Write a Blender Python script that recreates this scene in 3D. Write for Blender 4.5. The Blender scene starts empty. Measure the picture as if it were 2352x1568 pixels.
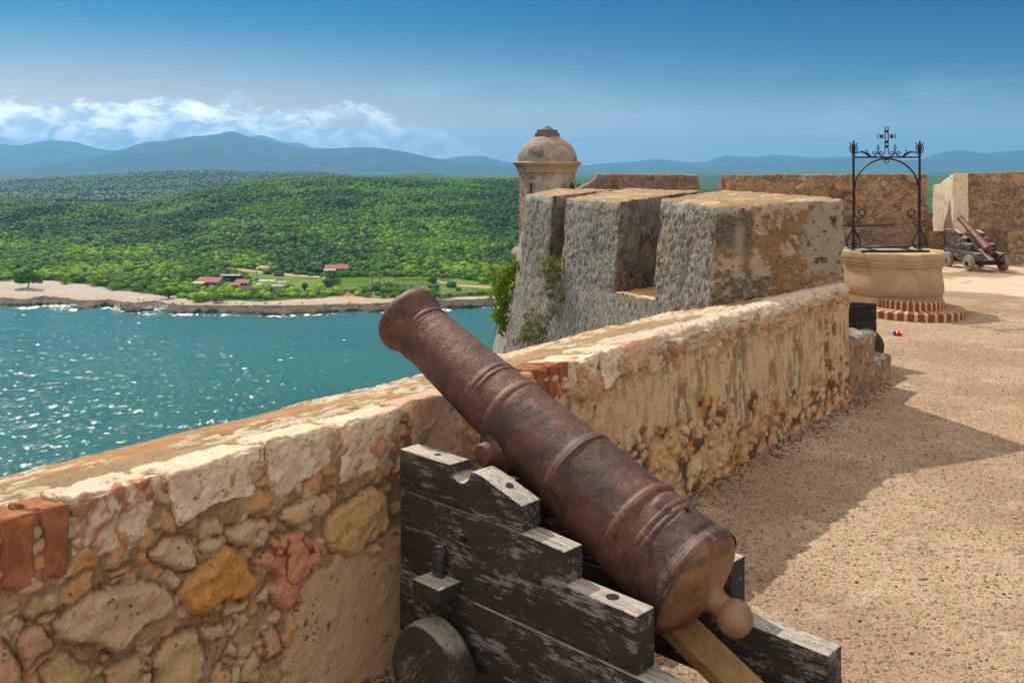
import bpy, bmesh, math, random
import numpy as np
from mathutils import Vector, Matrix
random.seed(7)
RNG = np.random.RandomState(7)
SC = bpy.context.scene
COL = SC.collection
CAMZ = 2.4            # eye height over the terrace (z = 0); the sea lies at SEA
SEA = -57.6
FPX = 2200.0          # focal length in the 2352 px wide view of the photograph
HZ = 377.0            # horizon row there

def at(X, Y, d):
    """point seen at photo position X,Y and distance d"""
    return Vector(((X-1176)/FPX*d, d, CAMZ-(Y-HZ)/FPX*d))

# ------------------------------------------------------------------ noise
def _hash(ix, iy, iz):
    h = (ix*374761393 + iy*668265263 + iz*2147483647 + 1013904223) & 0xffffffff
    h = ((h ^ (h >> 13))*1274126177) & 0xffffffff
    h = (h ^ (h >> 16)) & 0xffffffff
    h = (h*2246822519) & 0xffffffff
    h = (h ^ (h >> 15)) & 0xffffff
    return h/float(0xffffff)
def vnoise(p):
    p = np.asarray(p, dtype=np.float64)
    i = np.floor(p).astype(np.int64); f = p-i
    f = f*f*(3-2*f)
    x, y, z = i[..., 0], i[..., 1], i[..., 2]
    fx, fy, fz = f[..., 0], f[..., 1], f[..., 2]
    def L(a, b, t): return a+(b-a)*t
    r = L(L(L(_hash(x, y, z), _hash(x+1, y, z), fx), L(_hash(x, y+1, z), _hash(x+1, y+1, z), fx), fy),
          L(L(_hash(x, y, z+1), _hash(x+1, y, z+1), fx), L(_hash(x, y+1, z+1), _hash(x+1, y+1, z+1), fx), fy), fz)
    return r*2-1
def fbm(p, octv=4, gain=.5):
    p = np.asarray(p, dtype=np.float64)
    a, s, t = 1.0, 0.0, 0.0
    for k in range(octv):
        s = s + a*vnoise(p*(2.03**k)+17.3*k); t += a; a *= gain
    return s/t
def vec_noise(p, octv=3):
    return np.stack([fbm(p+o, octv) for o in (0.0, 31.7, 77.1)], axis=-1)
def smooth(x, a, b):
    t = np.clip((np.asarray(x, dtype=float)-a)/(b-a), 0, 1)
    return t*t*(3-2*t)

# ------------------------------------------------------------------ objects
def tag(o, label=None, cat=None, group=None, kind=None):
    if label: o['label'] = label
    if cat: o['category'] = cat
    if group: o['group'] = group
    if kind: o['kind'] = kind
    return o
def empty(name, loc=(0, 0, 0), rot=(0, 0, 0), parent=None, sc=1.0):
    o = bpy.data.objects.new(name, None); COL.objects.link(o)
    o.location = loc; o.rotation_euler = rot; o.scale = (sc, sc, sc); o.parent = parent
    o.empty_display_size = .2
    return o
def mesh_obj(name, verts, faces, mats, parent=None, smooth_=False, fmat=None, cols=None):
    me = bpy.data.meshes.new(name)
    v = np.asarray(verts, dtype=np.float32).reshape(-1, 3)
    if isinstance(faces, np.ndarray):
        n, k = faces.shape
        me.vertices.add(len(v)); me.vertices.foreach_set('co', v.ravel())
        me.loops.add(n*k); me.loops.foreach_set('vertex_index', faces.astype(np.int32).ravel())
        me.polygons.add(n)
        me.polygons.foreach_set('loop_start', np.arange(0, n*k, k, dtype=np.int32))
        me.update(calc_edges=True)
    else:
        me.from_pydata(v.tolist(), [], [tuple(int(i) for i in f) for f in faces])
    if not isinstance(mats, (list, tuple)): mats = [mats]
    for m in mats: me.materials.append(m)
    if fmat is not None: me.polygons.foreach_set('material_index', np.asarray(fmat, dtype=np.int32))
    if smooth_: me.polygons.foreach_set('use_smooth', np.ones(len(me.polygons), dtype=bool))
    if cols is not None:
        c = np.ones((len(v), 4), dtype=np.float32); c[:, :3] = cols
        at_ = me.color_attributes.new('Col', 'FLOAT_COLOR', 'POINT'); at_.data.foreach_set('color', c.ravel())
    me.validate(); me.update()
    o = bpy.data.objects.new(name, me); COL.objects.link(o); o.parent = parent
    return o
def grid_faces(nu, nv, off=0, flip=False):
    i = np.arange(nu-1)[:, None]*nv+np.arange(nv-1)[None, :]
    i = i.ravel()+off
    f = np.stack([i, i+nv, i+nv+1, i+1], 1)
    return f[:, ::-1] if flip else f

class MB:
    """collects shapes that end up as ONE mesh"""
    def __init__(s): s.v = []; s.f = []; s.m = []; s.n = 0
    def add(s, v, f, m=0):
        v = np.asarray(v, dtype=float).reshape(-1, 3)
        s.v.append(v); s.f += [tuple(int(i)+s.n for i in q) for q in f]; s.m += [m]*len(f); s.n += len(v)
        return s
    def box(s, c, d, rz=0, m=0):
        x, y, z = d[0]/2, d[1]/2, d[2]/2
        P = np.array([(-x, -y, -z), (x, -y, -z), (x, y, -z), (-x, y, -z), (-x, -y, z), (x, -y, z), (x, y, z), (-x, y, z)])
        ca, sa = math.cos(rz), math.sin(rz)
        P = np.stack([P[:, 0]*ca-P[:, 1]*sa, P[:, 0]*sa+P[:, 1]*ca, P[:, 2]], 1)+np.array(c)
        return s.add(P, [(0, 3, 2, 1), (4, 5, 6, 7), (0, 1, 5, 4), (1, 2, 6, 5), (2, 3, 7, 6), (3, 0, 4, 7)], m)
    def tube(s, pts, r, k=8, m=0):
        pts = [Vector(p) for p in pts]; n = len(pts)
        rs = r if isinstance(r, (list, tuple)) else [r]*n
        V = []; up = Vector((0, 0, 1)); nrm = None
        for i, p in enumerate(pts):
            t = (pts[min(i+1, n-1)]-pts[max(i-1, 0)]).normalized()
            if nrm is None:
                nrm = t.cross(up)
                if nrm.length < .1: nrm = t.cross(Vector((1, 0, 0)))
            nrm = (nrm-t*nrm.dot(t)).normalized()
            b = t.cross(nrm)
            for j in range(k):
                a = 2*math.pi*j/k
                V.append(p+(nrm*math.cos(a)+b*math.sin(a))*rs[i])
        F = [(i*k+j, i*k+(j+1) % k, (i+1)*k+(j+1) % k, (i+1)*k+j) for i in range(n-1) for j in range(k)]
        F.append(tuple(range(k))[::-1]); F.append(tuple((n-1)*k+j for j in range(k)))
        return s.add([tuple(v) for v in V], F, m)
    def lathe(s, prof, k=24, axis='z', c=(0, 0, 0), m=0, rot=0.0):
        V = []
        for (h, r) in prof:
            for j in range(k):
                a = 2*math.pi*j/k+rot
                q = (r*math.cos(a), r*math.sin(a))
                if axis == 'z': V.append((q[0], q[1], h))
                elif axis == 'x': V.append((h, q[0], q[1]))
                else: V.append((q[1], h, q[0]))
        V = np.array(V)+np.array(c); n = len(prof)
        F = [(i*k+j, i*k+(j+1) % k, (i+1)*k+(j+1) % k, (i+1)*k+j) for i in range(n-1) for j in range(k)]
        F.append(tuple(range(k))[::-1]); F.append(tuple((n-1)*k+j for j in range(k)))
        return s.add(V, F, m)
    def prism(s, poly, lo, hi, axis='y', m=0):
        n = len(poly); V = []
        for h in (lo, hi):
            for (a, b) in poly:
                V.append((a, h, b) if axis == 'y' else ((a, b, h) if axis == 'z' else (h, a, b)))
        F = [tuple(range(n)), tuple(range(2*n-1, n-1, -1))]
        F += [(i, i+n, (i+1) % n+n, (i+1) % n) for i in range(n)]
        return s.add(V, F, m)
    def build(s, name, mats, parent=None, smooth_=False, bevel=0, seg=2, auto=None):
        o = mesh_obj(name, np.concatenate(s.v), s.f, mats, parent, False, s.m)
        bm = bmesh.new(); bm.from_mesh(o.data)
        bmesh.ops.recalc_face_normals(bm, faces=bm.faces)
        if bevel:
            es = [e for e in bm.edges if len(e.link_faces) == 2 and e.calc_face_angle(0) > .5]
            bmesh.ops.bevel(bm, geom=es, offset=bevel, segments=seg, affect='EDGES', profile=.5)
        if smooth_ or auto:
            for f in bm.faces: f.smooth = True
            lim = auto or .7
            for e in bm.edges:
                if len(e.link_faces) == 2 and e.calc_face_angle(0) > lim: e.smooth = False
        bm.to_mesh(o.data); bm.free(); o.data.update()
        return o

def rblock(corners, n=(12, 12, 12), rad=.05, amp=.01, freq=4.0, octv=4, faces='all', seed=0.0, chip=0.0, amp2=0.0, freq2=34.0):
    """rounded, roughened stone block from 8 corners (x fast, then y, then z). Returns v, f, face ids 0..5 (-x,+x,-y,+y,-z,+z)"""
    C = np.array([tuple(c) for c in corners], dtype=float).reshape(2, 2, 2, 3)   # [z][y][x]
    sz = np.array([np.linalg.norm(C[0, 0, 1]-C[0, 0, 0]), np.linalg.norm(C[0, 1, 0]-C[0, 0, 0]), np.linalg.norm(C[1, 0, 0]-C[0, 0, 0])])
    V = []; F = []; M = []; off = 0
    def lin(k, i):
        t = np.linspace(-1, 1, k+1)
        r = min(.9, 2*rad/max(sz[i], 1e-6))      # denser samples near the edges
        e = np.array([-1+r*.3, -1+r*.7, 1-r*.7, 1-r*.3])
        return np.unique(np.concatenate([t, e]))
    L = [lin(n[i], i) for i in range(3)]
    for ax in range(3):
        a, b = [(1, 2), (2, 0), (0, 1)][ax]
        for sgn in (-1, 1):
            A, B = np.meshgrid(L[a], L[b], indexing='ij')
            P = np.zeros(A.shape+(3,)); P[..., a] = A; P[..., b] = B; P[..., ax] = sgn
            V.append(P.reshape(-1, 3)); f = grid_faces(len(L[a]), len(L[b]), off, flip=(sgn < 0))
            F.append(f); M += [ax*2+(sgn > 0)]*len(f); off += P.size//3
    P = np.concatenate(V)
    R = np.minimum(.95, 2*rad/np.maximum(sz, 1e-6))
    inner = np.clip(P, -(1-R), 1-R); d = (P-inner)/R
    ln = np.linalg.norm(d, axis=1, keepdims=True); mx = np.abs(d).max(axis=1, keepdims=True)
    d = np.where(ln > 1e-9, d/np.maximum(ln, 1e-9)*np.minimum(1, mx), d)
    Q = inner+d*R
    t = (Q+1)/2
    def tri(t):
        x, y, z = t[:, :1], t[:, 1:2], t[:, 2:]
        c00 = C[0, 0, 0]*(1-x)+C[0, 0, 1]*x; c01 = C[0, 1, 0]*(1-x)+C[0, 1, 1]*x
        c10 = C[1, 0, 0]*(1-x)+C[1, 0, 1]*x; c11 = C[1, 1, 0]*(1-x)+C[1, 1, 1]*x
        return (c00*(1-y)+c01*y)*(1-z)+(c10*(1-y)+c11*y)*z
    W = tri(t)
    nz = vec_noise(W*freq+seed, octv)*amp
    W2 = W+nz
    if amp2: W2 = W2+vec_noise(W*freq2+seed*3, 3)*amp2
    if chip:
        edge = np.sort(np.abs(P), axis=1)[:, 1]           # 1 on edges
        k = smooth(edge, .8, 1.0)*np.clip(vnoise(W*freq*1.7+seed+9), 0, 1)*chip
        cen = C.reshape(-1, 3).mean(0)
        dr = cen-W; dr /= np.linalg.norm(dr, axis=1, keepdims=True)
        W2 = W2+dr*k[:, None]
    return W2, np.concatenate(F), M
def stone_obj(name, corners, mats, facemat=None, parent=None, **kw):
    v, f, m = rblock(corners, **kw)
    fm = [facemat[i] if facemat else 0 for i in m]
    o = mesh_obj(name, v, f, mats, parent, False, fm)
    bm = bmesh.new(); bm.from_mesh(o.data)
    bmesh.ops.remove_doubles(bm, verts=bm.verts, dist=1e-5)
    for q in bm.faces: q.smooth = True
    bm.to_mesh(o.data); bm.free(); o.data.update()
    return o
def quadbox(p0, p1, p2, p3, z0, z1):
    """8 corners from a plan quad p0(x-,y-) p1(x+,y-) p2(x+,y+) p3(x-,y+); z0/z1 may be 4-lists"""
    z0 = z0 if isinstance(z0, (list, tuple)) else [z0]*4
    z1 = z1 if isinstance(z1, (list, tuple)) else [z1]*4
    P = [p0, p1, p3, p2]; a = [z0[0], z0[1], z0[3], z0[2]]; b = [z1[0], z1[1], z1[3], z1[2]]
    return [(P[i][0], P[i][1], a[i]) for i in range(4)]+[(P[i][0], P[i][1], b[i]) for i in range(4)]

# ------------------------------------------------------------------ shader helper
class NT:
    def __init__(s, tree): s.t = tree; s.t.nodes.clear()
    def n(s, typ, props=None, **ins):
        nd = s.t.nodes.new('ShaderNode'+typ)
        for k, v in (props or {}).items(): setattr(nd, k, v)
        for k, v in ins.items():
            key = int(k[1:]) if k[0] == 'i' and k[1:].isdigit() else k.replace('_', ' ')
            s.put(nd, key, v)
        return nd
    def put(s, nd, key, v):
        if v is None: return
        if isinstance(key, int): sk = nd.inputs[key]
        else:
            sk = nd.inputs.get(key)
            if sk is None: sk = [i for i in nd.inputs if i.name.lower() == key.lower()][0]
        if isinstance(v, bpy.types.NodeSocket): s.t.links.new(v, sk)
        elif isinstance(v, (tuple, list)) and len(v) == 3 and sk.type == 'RGBA': sk.default_value = (*v, 1)
        else: sk.default_value = v
    def coord(s, kind='Object', scale=(1, 1, 1), rot=(0, 0, 0), loc=(0, 0, 0)):
        if kind == 'World': o = s.n('NewGeometry').outputs['Position']
        else: o = s.n('TexCoord').outputs[kind]
        mp = s.n('Mapping', i0=o); mp.inputs['Scale'].default_value = scale
        mp.inputs['Rotation'].default_value = rot; mp.inputs['Location'].default_value = loc
        return mp.outputs[0]
    def noise(s, vec, scale, detail=4, rough=.55, dist=0.0, out='Fac'):
        return s.n('TexNoise', Vector=vec, Scale=scale, Detail=detail, Roughness=rough, Distortion=dist).outputs[out]
    def voro(s, vec, scale, out='Distance', feature='F1', rnd=1.0):
        nd = s.n('TexVoronoi', {'feature': feature}, Vector=vec, Scale=scale, Randomness=rnd)
        return nd.outputs[out]
    def ramp(s, fac, stops, interp='LINEAR'):
        nd = s.n('ValToRGB', i0=fac); cr = nd.color_ramp; cr.interpolation = interp
        while len(cr.elements) < len(stops): cr.elements.new(.5)
        for e, (p, c) in zip(cr.elements, stops):
            e.position = p; e.color = (c, c, c, 1) if not isinstance(c, (tuple, list)) else (*c, 1)
        return nd.outputs[0]
    def mix(s, fac, a, b, mode='MIX'):
        nd = s.t.nodes.new('ShaderNodeMix'); nd.data_type = 'RGBA'; nd.blend_type = mode
        s.put(nd, 0, fac); s.put(nd, 6, a); s.put(nd, 7, b)
        return nd.outputs[2]
    def math(s, op, a, b=None, c=None, clamp=False):
        nd = s.n('Math', {'operation': op, 'use_clamp': clamp}, i0=a)
        if b is not None: s.put(nd, 1, b)
        if c is not None: s.put(nd, 2, c)
        return nd.outputs[0]
    def step(s, x, a, b):
        return s.n('MapRange', {'interpolation_type': 'SMOOTHSTEP'}, i0=x, i1=a, i2=b).outputs[0]
    def bump(s, h, strength, dist, normal=None):
        return s.n('Bump', Height=h, Strength=strength, Distance=dist, Normal=normal).outputs[0]
    def finish(s, col, rough=.8, normal=None, metal=0.0, spec=.3, **kw):
        p = s.n('BsdfPrincipled'); s.put(p, 'Base Color', col); s.put(p, 'Roughness', rough)
        s.put(p, 'Metallic', metal); s.put(p, 'Specular IOR Level', spec); s.put(p, 'Normal', normal)
        for k, v in kw.items(): s.put(p, k.replace('_', ' '), v)
        o = s.n('OutputMaterial', Surface=p.outputs[0])
        return p, o
def new_mat(name):
    m = bpy.data.materials.new(name); m.use_nodes = True
    return m, NT(m.node_tree)
HAZE = 1.15e-4; HAZE_C = (.19, .53, .93); SUN_E = 3.8; SKY_S = .11; EXPO = .42; SKY_SAT = 1.15; SKY_LOW = (.46, .54, .60); SKY_HIGH = (.012, .20, .34); CLOUD_L = (12.5, 13, 13.5); CLOUD_D = (4.6, 5.9, 7.4); CLOUD_FILL = (9.2, 8.1, 6.9)
# ------------------------------------------------------------------ materials
def stone_mat(name, base, alt, patch, streak=None, sc=1.0, bump=.6, pit=.35, patch_amt=.5, dirt=(.07, .055, .04), dirt_amt=.35, chips=None, cell=0.0):
    m, t = new_mat(name)
    c = t.coord('World')
    big = t.noise(c, .9*sc, 5, .6, .4)
    mid = t.noise(c, 5*sc, 6, .65, .6)
    fine = t.noise(c, 38*sc, 7, .78)
    col = t.mix(t.step(mid, .35, .65), base, alt)
    pm = t.noise(t.coord('World', loc=(7, 3, 1)), 1.7*sc, 6, .62, 1.0)
    col = t.mix(t.math('MULTIPLY', t.step(pm, .52, .60), patch_amt), col, patch)
    height = t.math('ADD', t.math('MULTIPLY', mid, .9), t.math('MULTIPLY', fine, .5))
    if cell:
        # embedded rubble: ragged pale and pinkish stones of many sizes in darker mortar
        wv = t.n('VectorMath', {'operation': 'ADD'}, i0=c, i1=t.n('VectorMath', {'operation': 'SCALE'}, i0=t.noise(c, 6*sc, 6, .75, 0, 'Color'), Scale=.42/sc).outputs[0]).outputs[0]
        cs = t.n('Mapping', i0=wv); cs.inputs['Scale'].default_value = (1, 1, 1.7)
        for (k, thr) in ((3.0, .50), (6.5, .48)):
            ed = t.voro(cs.outputs[0], k*sc, 'Distance', 'DISTANCE_TO_EDGE')
            cc = t.n('SeparateColor', i0=t.voro(cs.outputs[0], k*sc, 'Color'))
            sel = t.math('MULTIPLY', t.step(cc.outputs[1], thr, thr+.04), t.step(t.math('ADD', ed, t.math('MULTIPLY', t.math('SUBTRACT', fine, .5), .25)), .04, .10))
            sel = t.math('MULTIPLY', sel, cell)
            col = t.mix(sel, col, t.ramp(cc.outputs[0], [(0, patch), (.35, base), (.6, (.40, .25, .15)), (.8, (.46, .38, .29)), (1, alt)]))
            height = t.math('ADD', height, t.math('MULTIPLY', sel, .8))
    dm = t.noise(t.coord('World', loc=(2, 9, 4)), 2.3*sc, 8, .7, .8)
    col = t.mix(t.math('MULTIPLY', t.step(dm, .5, .66), dirt_amt), col, dirt)
    if streak:
        sv = t.coord('World', scale=(1, 1, .30))
        st = t.noise(sv, 30*sc, 7, .8, .3); st2 = t.noise(t.coord('World', scale=(1, 1, .1)), 4*sc, 5, .6, .3); st3 = t.noise(sv, 46*sc, 5, .75, .4)
        col = t.mix(t.step(st2, .36, .58), col, streak[0])
        col = t.mix(t.step(st, .525, .575), col, t.mix(.45, streak[1], (.05, .042, .036)))
        col = t.mix(t.math('MULTIPLY', t.step(st3, .54, .60), .85), col, streak[2])
        col = t.mix(t.math('MULTIPLY', t.step(st3, .46, .40), .55), col, streak[1])
        stn = t.noise(t.coord('World', scale=(1, 1, .35), loc=(1, 4, 2)), 2.6*sc, 8, .7, .6)
        col = t.mix(t.math('MULTIPLY', t.step(stn, .52, .62), .42), col, (.09, .08, .072))
        zt = t.math('ADD', t.n('SeparateXYZ', i0=c).outputs[2], t.math('MULTIPLY', t.math('SUBTRACT', t.noise(c, 9, 5, .7), .5), .16))
        col = t.mix(t.math('MULTIPLY', t.step(zt, 1.90, 1.97), .75), col, (.70, .65, .57))
        height = t.math('ADD', height, t.math('ADD', t.math('MULTIPLY', st, -1.6), t.math('MULTIPLY', st3, 1.1)))
    # pits: hollows coloured dark for their shade and for lichen
    pv = t.voro(c, 16*sc, 'Distance'); pp = t.noise(c, 3*sc, 3)
    pits = t.math('MULTIPLY', t.math('SUBTRACT', 1.0, t.step(pv, .12, .30)), t.step(pp, .48, .6))
    col = t.mix(t.math('MULTIPLY', pits, pit), col, (.10, .075, .05))
    height = t.math('SUBTRACT', height, t.math('MULTIPLY', pits, .9))
    if chips:
        cv = t.voro(t.n('VectorMath', {'operation': 'ADD'}, i0=c, i1=t.n('VectorMath', {'operation': 'SCALE'}, i0=t.noise(c, 12*sc, 3, .6, 0, 'Color'), Scale=.08/sc).outputs[0]).outputs[0], 4.5*sc, 'Distance')
        cm = t.math('MULTIPLY', t.math('SUBTRACT', 1.0, t.step(cv, .10, .15)), t.step(t.noise(c, 1.1*sc, 2), .5, .56))
        col = t.mix(cm, col, chips)
    col = t.mix(t.math('MULTIPLY', t.math('SUBTRACT', fine, .5), 1.1), col, t.mix(.5, col, (.75, .68, .58)))
    col = t.mix(t.step(fine, .42, .25), col, t.mix(.45, col, (.05, .04, .03)))
    nrm = t.bump(height, bump, .035/sc)
    t.finish(col, .92, nrm, spec=.15)
    return m

def attr_stone(name, bump=.7, sc=1.0):
    """stone whose kind of rock (limestone, brick, mortar ...) is stored per point"""
    m, t = new_mat(name)
    a = t.n('Attribute', {'attribute_name': 'Col'}).outputs['Color']
    c = t.coord('World')
    fine = t.noise(c, 70*sc, 7, .78); mid = t.noise(c, 16*sc, 8, .72, .6)
    col = t.mix(t.step(fine, .5, .68), a, t.mix(.45, a, (.8, .70, .55)))
    col = t.mix(t.step(fine, .46, .33), col, t.mix(.45, col, (.08, .045, .02)))
    col = t.mix(t.math('MULTIPLY', t.step(mid, .56, .72), .45), col, t.mix(.5, col, (.16, .09, .04)))
    col = t.mix(t.math('MULTIPLY', t.step(mid, .45, .3), .4), col, t.mix(.5, col, (.8, .74, .64)))
    gr = t.noise(c, 130*sc, 4, .8)
    col = t.mix(t.math('MULTIPLY', t.step(gr, .57, .62), .55), col, t.mix(.5, a, (.85, .76, .62)))
    col = t.mix(t.math('MULTIPLY', t.step(gr, .42, .38), .6), col, t.mix(.65, a, (.07, .04, .02)))
    pv = t.voro(c, 34*sc, 'Distance'); pm = t.noise(c, 6*sc, 3)
    pits = t.math('MULTIPLY', t.math('SUBTRACT', 1.0, t.step(pv, .1, .3)), t.step(pm, .5, .62))
    col = t.mix(t.math('MULTIPLY', pits, .65), col, (.09, .06, .04))  # pit colour paints the shade inside the hollows, with lichen
    h = t.math('SUBTRACT', t.math('ADD', t.math('MULTIPLY', mid, 1.0), t.math('MULTIPLY', fine, .8)), t.math('MULTIPLY', pits, 1.2))
    t.finish(col, .93, t.bump(h, bump, .032/sc), spec=.12)
    return m

M = {}
M['nearwall'] = attr_stone('parapet_stone', .9)
M['paintstone'] = attr_stone('merlon_end_stone', 1.0, .5)
M['coping'] = stone_mat('pale_coral_limestone', (.74, .62, .47), (.66, .50, .36), (.55, .34, .19), sc=2.6, bump=.8, pit=.6, patch_amt=.35, dirt=(.22, .16, .10), dirt_amt=.35)
M['coping_pink'] = stone_mat('pink_dressed_stone', (.64, .40, .28), (.60, .37, .25), (.55, .33, .22), sc=2.0, bump=.25, pit=.05, patch_amt=.3, dirt=(.3, .2, .13), dirt_amt=.15)
M['coping_red'] = stone_mat('red_veined_limestone', (.66, .54, .42), (.62, .46, .35), (.30, .10, .03), sc=3.4, bump=.8, pit=.5, patch_amt=.85, dirt=(.25, .16, .10), dirt_amt=.3)
M['brick'] = stone_mat('red_brick', (.30, .105, .042), (.23, .08, .035), (.38, .18, .09), sc=4, bump=.4, pit=.3, patch_amt=.5, dirt=(.16, .06, .03), dirt_amt=.3)
GREYS = ((.44, .41, .375), (.12, .105, .092), (.76, .69, .61))
M['ext'] = stone_mat('rain_streaked_render', (.50, .40, .30), (.58, .42, .28), (.62, .40, .26), streak=GREYS, bump=1.0, pit=.45, dirt=(.10, .085, .07), dirt_amt=.4)
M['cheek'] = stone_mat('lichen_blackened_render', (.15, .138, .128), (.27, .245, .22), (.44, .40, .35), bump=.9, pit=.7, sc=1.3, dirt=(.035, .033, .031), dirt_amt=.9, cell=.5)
M['rubble'] = stone_mat('ochre_rubble_masonry', (.40, .27, .15), (.33, .19, .08), (.52, .42, .31), bump=1.0, pit=.75, sc=1.5, patch_amt=.8, dirt=(.09, .055, .03), dirt_amt=.65, cell=1.0)
M['top'] = stone_mat('ochre_parapet_top', (.31, .205, .105), (.25, .165, .08), (.56, .45, .33), bump=.6, pit=.3, sc=2.2, patch_amt=.55, dirt=(.14, .10, .05), dirt_amt=.5)
M['sill'] = stone_mat('orange_washed_sill', (.62, .28, .07), (.58, .36, .17), (.66, .52, .38), bump=.4, pit=.2, sc=1.2, dirt=(.25, .12, .04), dirt_amt=.3)
M['farwall'] = stone_mat('tan_rubble_wall', (.42, .27, .155), (.34, .21, .12), (.50, .31, .20), bump=1.0, pit=.4, sc=.9, patch_amt=.7, dirt=(.075, .055, .042), dirt_amt=.65, cell=.9)
M['fardark'] = stone_mat('weathered_dark_wall', (.22, .165, .13), (.28, .20, .15), (.38, .25, .18), bump=1.0, pit=.5, sc=.8, patch_amt=.6, dirt=(.05, .042, .035), dirt_amt=.8, cell=.4)
M['farwhite'] = stone_mat('sunlit_painted_cheek', (.62, .56, .48), (.58, .44, .28), (.55, .34, .13), bump=.8, pit=.3, sc=.7, patch_amt=.9, dirt=(.3, .26, .22), dirt_amt=.5)  # sun on this side is painted into the paler stone colour
M['sentry'] = stone_mat('sentry_box_plaster', (.32, .265, .225), (.25, .20, .175), (.44, .37, .31), bump=.3, pit=.0, sc=.8, patch_amt=.8, dirt=(.10, .082, .075), dirt_amt=.85)
M['sentry_corn'] = stone_mat('sentry_box_cornice', (.42, .31, .20), (.36, .25, .15), (.46, .36, .26), bump=.25, pit=.0, sc=.8, patch_amt=.6, dirt=(.22, .14, .08), dirt_amt=.5)
M['sentry_old'] = stone_mat('eroded_red_corner', (.46, .41, .37), (.34, .12, .05), (.34, .09, .02), bump=1.0, pit=.7, sc=3.0, patch_amt=1.0, dirt=(.07, .05, .04), dirt_amt=.5)
M['finial'] = stone_mat('dark_finial_stone', (.19, .15, .12), (.15, .115, .095), (.24, .18, .14), bump=.3, pit=.1, sc=1.0, dirt=(.07, .055, .05), dirt_amt=.5)
M['well'] = stone_mat('well_limestone', (.46, .33, .20), (.40, .28, .16), (.36, .25, .16), bump=.22, pit=.05, sc=.9, patch_amt=.5, dirt=(.24, .15, .08), dirt_amt=.45)
M['cliff'] = stone_mat('cliff_rock', (.30, .25, .19), (.24, .20, .15), (.2, .2, .1), bump=1.0, pit=.5, sc=.15, dirt=(.08, .07, .05), dirt_amt=.6)

def deck_mat():
    m, t = new_mat('pebbled_terrace')
    c = t.coord('World')
    col = t.mix(t.step(t.noise(c, .55, 5, .6, .5), .38, .62), (.320, .215, .140), (.425, .308, .205))
    col = t.mix(t.math('MULTIPLY', t.step(t.noise(t.coord('World', loc=(4, 2, 0)), .28, 6, .6, .8), .56, .66), .7), col, (.54, .42, .31))
    mid = t.noise(c, 9, 6, .7)
    col = t.mix(t.step(mid, .5, .75), col, t.mix(.5, col, (.30, .17, .11)))
    # smooth screed patches far off
    far = t.math('MULTIPLY', t.step(t.n('SeparateXYZ', i0=c).outputs[1], 15.8, 17.5), 1.0)
    scr = t.step(t.noise(t.coord('World', scale=(.5, 1, 1)), .45, 4, .6, .4), .44, .5)
    heights = None; pebmask = None
    for (sc, thr, k) in ((30, .66, 1.0), (52, .5, .7), (95, .42, .45)):
        nd = t.n('TexVoronoi', {'feature': 'F1'}, Vector=c, Scale=sc, Randomness=1.0)
        sp = t.n('SeparateColor', i0=nd.outputs['Color'])
        pick = t.step(sp.outputs[0], thr-.02, thr+.02)
        pm = t.math('MULTIPLY', t.math('SUBTRACT', 1.0, t.step(nd.outputs['Distance'], .30, .44)), pick)
        pc = t.ramp(sp.outputs[1], [(0, (.07, .048, .038)), (.28, (.16, .10, .07)), (.5, (.36, .26, .19)), (.68, (.30, .13, .06)), (.82, (.52, .42, .33)), (1, (.2, .17, .14))], 'CONSTANT')
        fade = t.math('SUBTRACT', 1.0, t.math('MULTIPLY', far, scr))
        pm = t.math('MULTIPLY', pm, fade)
        col = t.mix(t.math('MULTIPLY', pm, .70), col, pc)
        dome = t.math('MULTIPLY', pm, t.math('SUBTRACT', 1.0, nd.outputs['Distance']))
        hh = t.math('MULTIPLY', dome, k)
        heights = hh if heights is None else t.math('ADD', heights, hh)
    col = t.mix(t.math('MULTIPLY', far, t.math('MULTIPLY', scr, .75)), col, t.mix(t.step(mid, .3, .7), (.62, .50, .40), (.56, .39, .29)))
    st_ = t.noise(t.coord('World', loc=(8, 1, 0)), .9, 8, .7, 1.2)
    col = t.mix(t.math('MULTIPLY', t.step(st_, .53, .66), .45), col, (.27, .18, .115))
    col = t.mix(t.math('MULTIPLY', t.step(t.noise(t.coord('World', loc=(5, 5, 0)), 2.2, 7, .7, .6), .56, .66), .35), col, (.60, .50, .38))
    wc = t.n('VectorMath', {'operation': 'ADD'}, i0=c, i1=t.n('VectorMath', {'operation': 'SCALE'}, i0=t.noise(c, 1.3, 6, .7, 0, 'Color'), Scale=1.1).outputs[0]).outputs[0]
    ck = t.math('SUBTRACT', 1.0, t.step(t.voro(wc, .42, 'Distance', 'DISTANCE_TO_EDGE'), .0, .006))
    col = t.mix(t.math('MULTIPLY', t.math('MULTIPLY', ck, t.step(t.noise(c, .5, 3), .48, .6)), .75), col, (.12, .08, .055))
    crack = t.voro(t.coord('World', scale=(.35, .8, 1)), .8, 'Distance', 'DISTANCE_TO_EDGE')
    col = t.mix(t.math('MULTIPLY', t.math('MULTIPLY', far, .5), t.math('SUBTRACT', 1.0, t.step(crack, .0, .02))), col, (.2, .13, .09))
    fine = t.noise(c, 120, 4, .7)
    h = t.math('ADD', t.math('ADD', heights, t.math('MULTIPLY', fine, .35)), t.math('MULTIPLY', mid, .6))
    t.finish(col, .9, t.bump(h, 1.0, .018), spec=.2)
    return m
M['deck'] = deck_mat()

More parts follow.
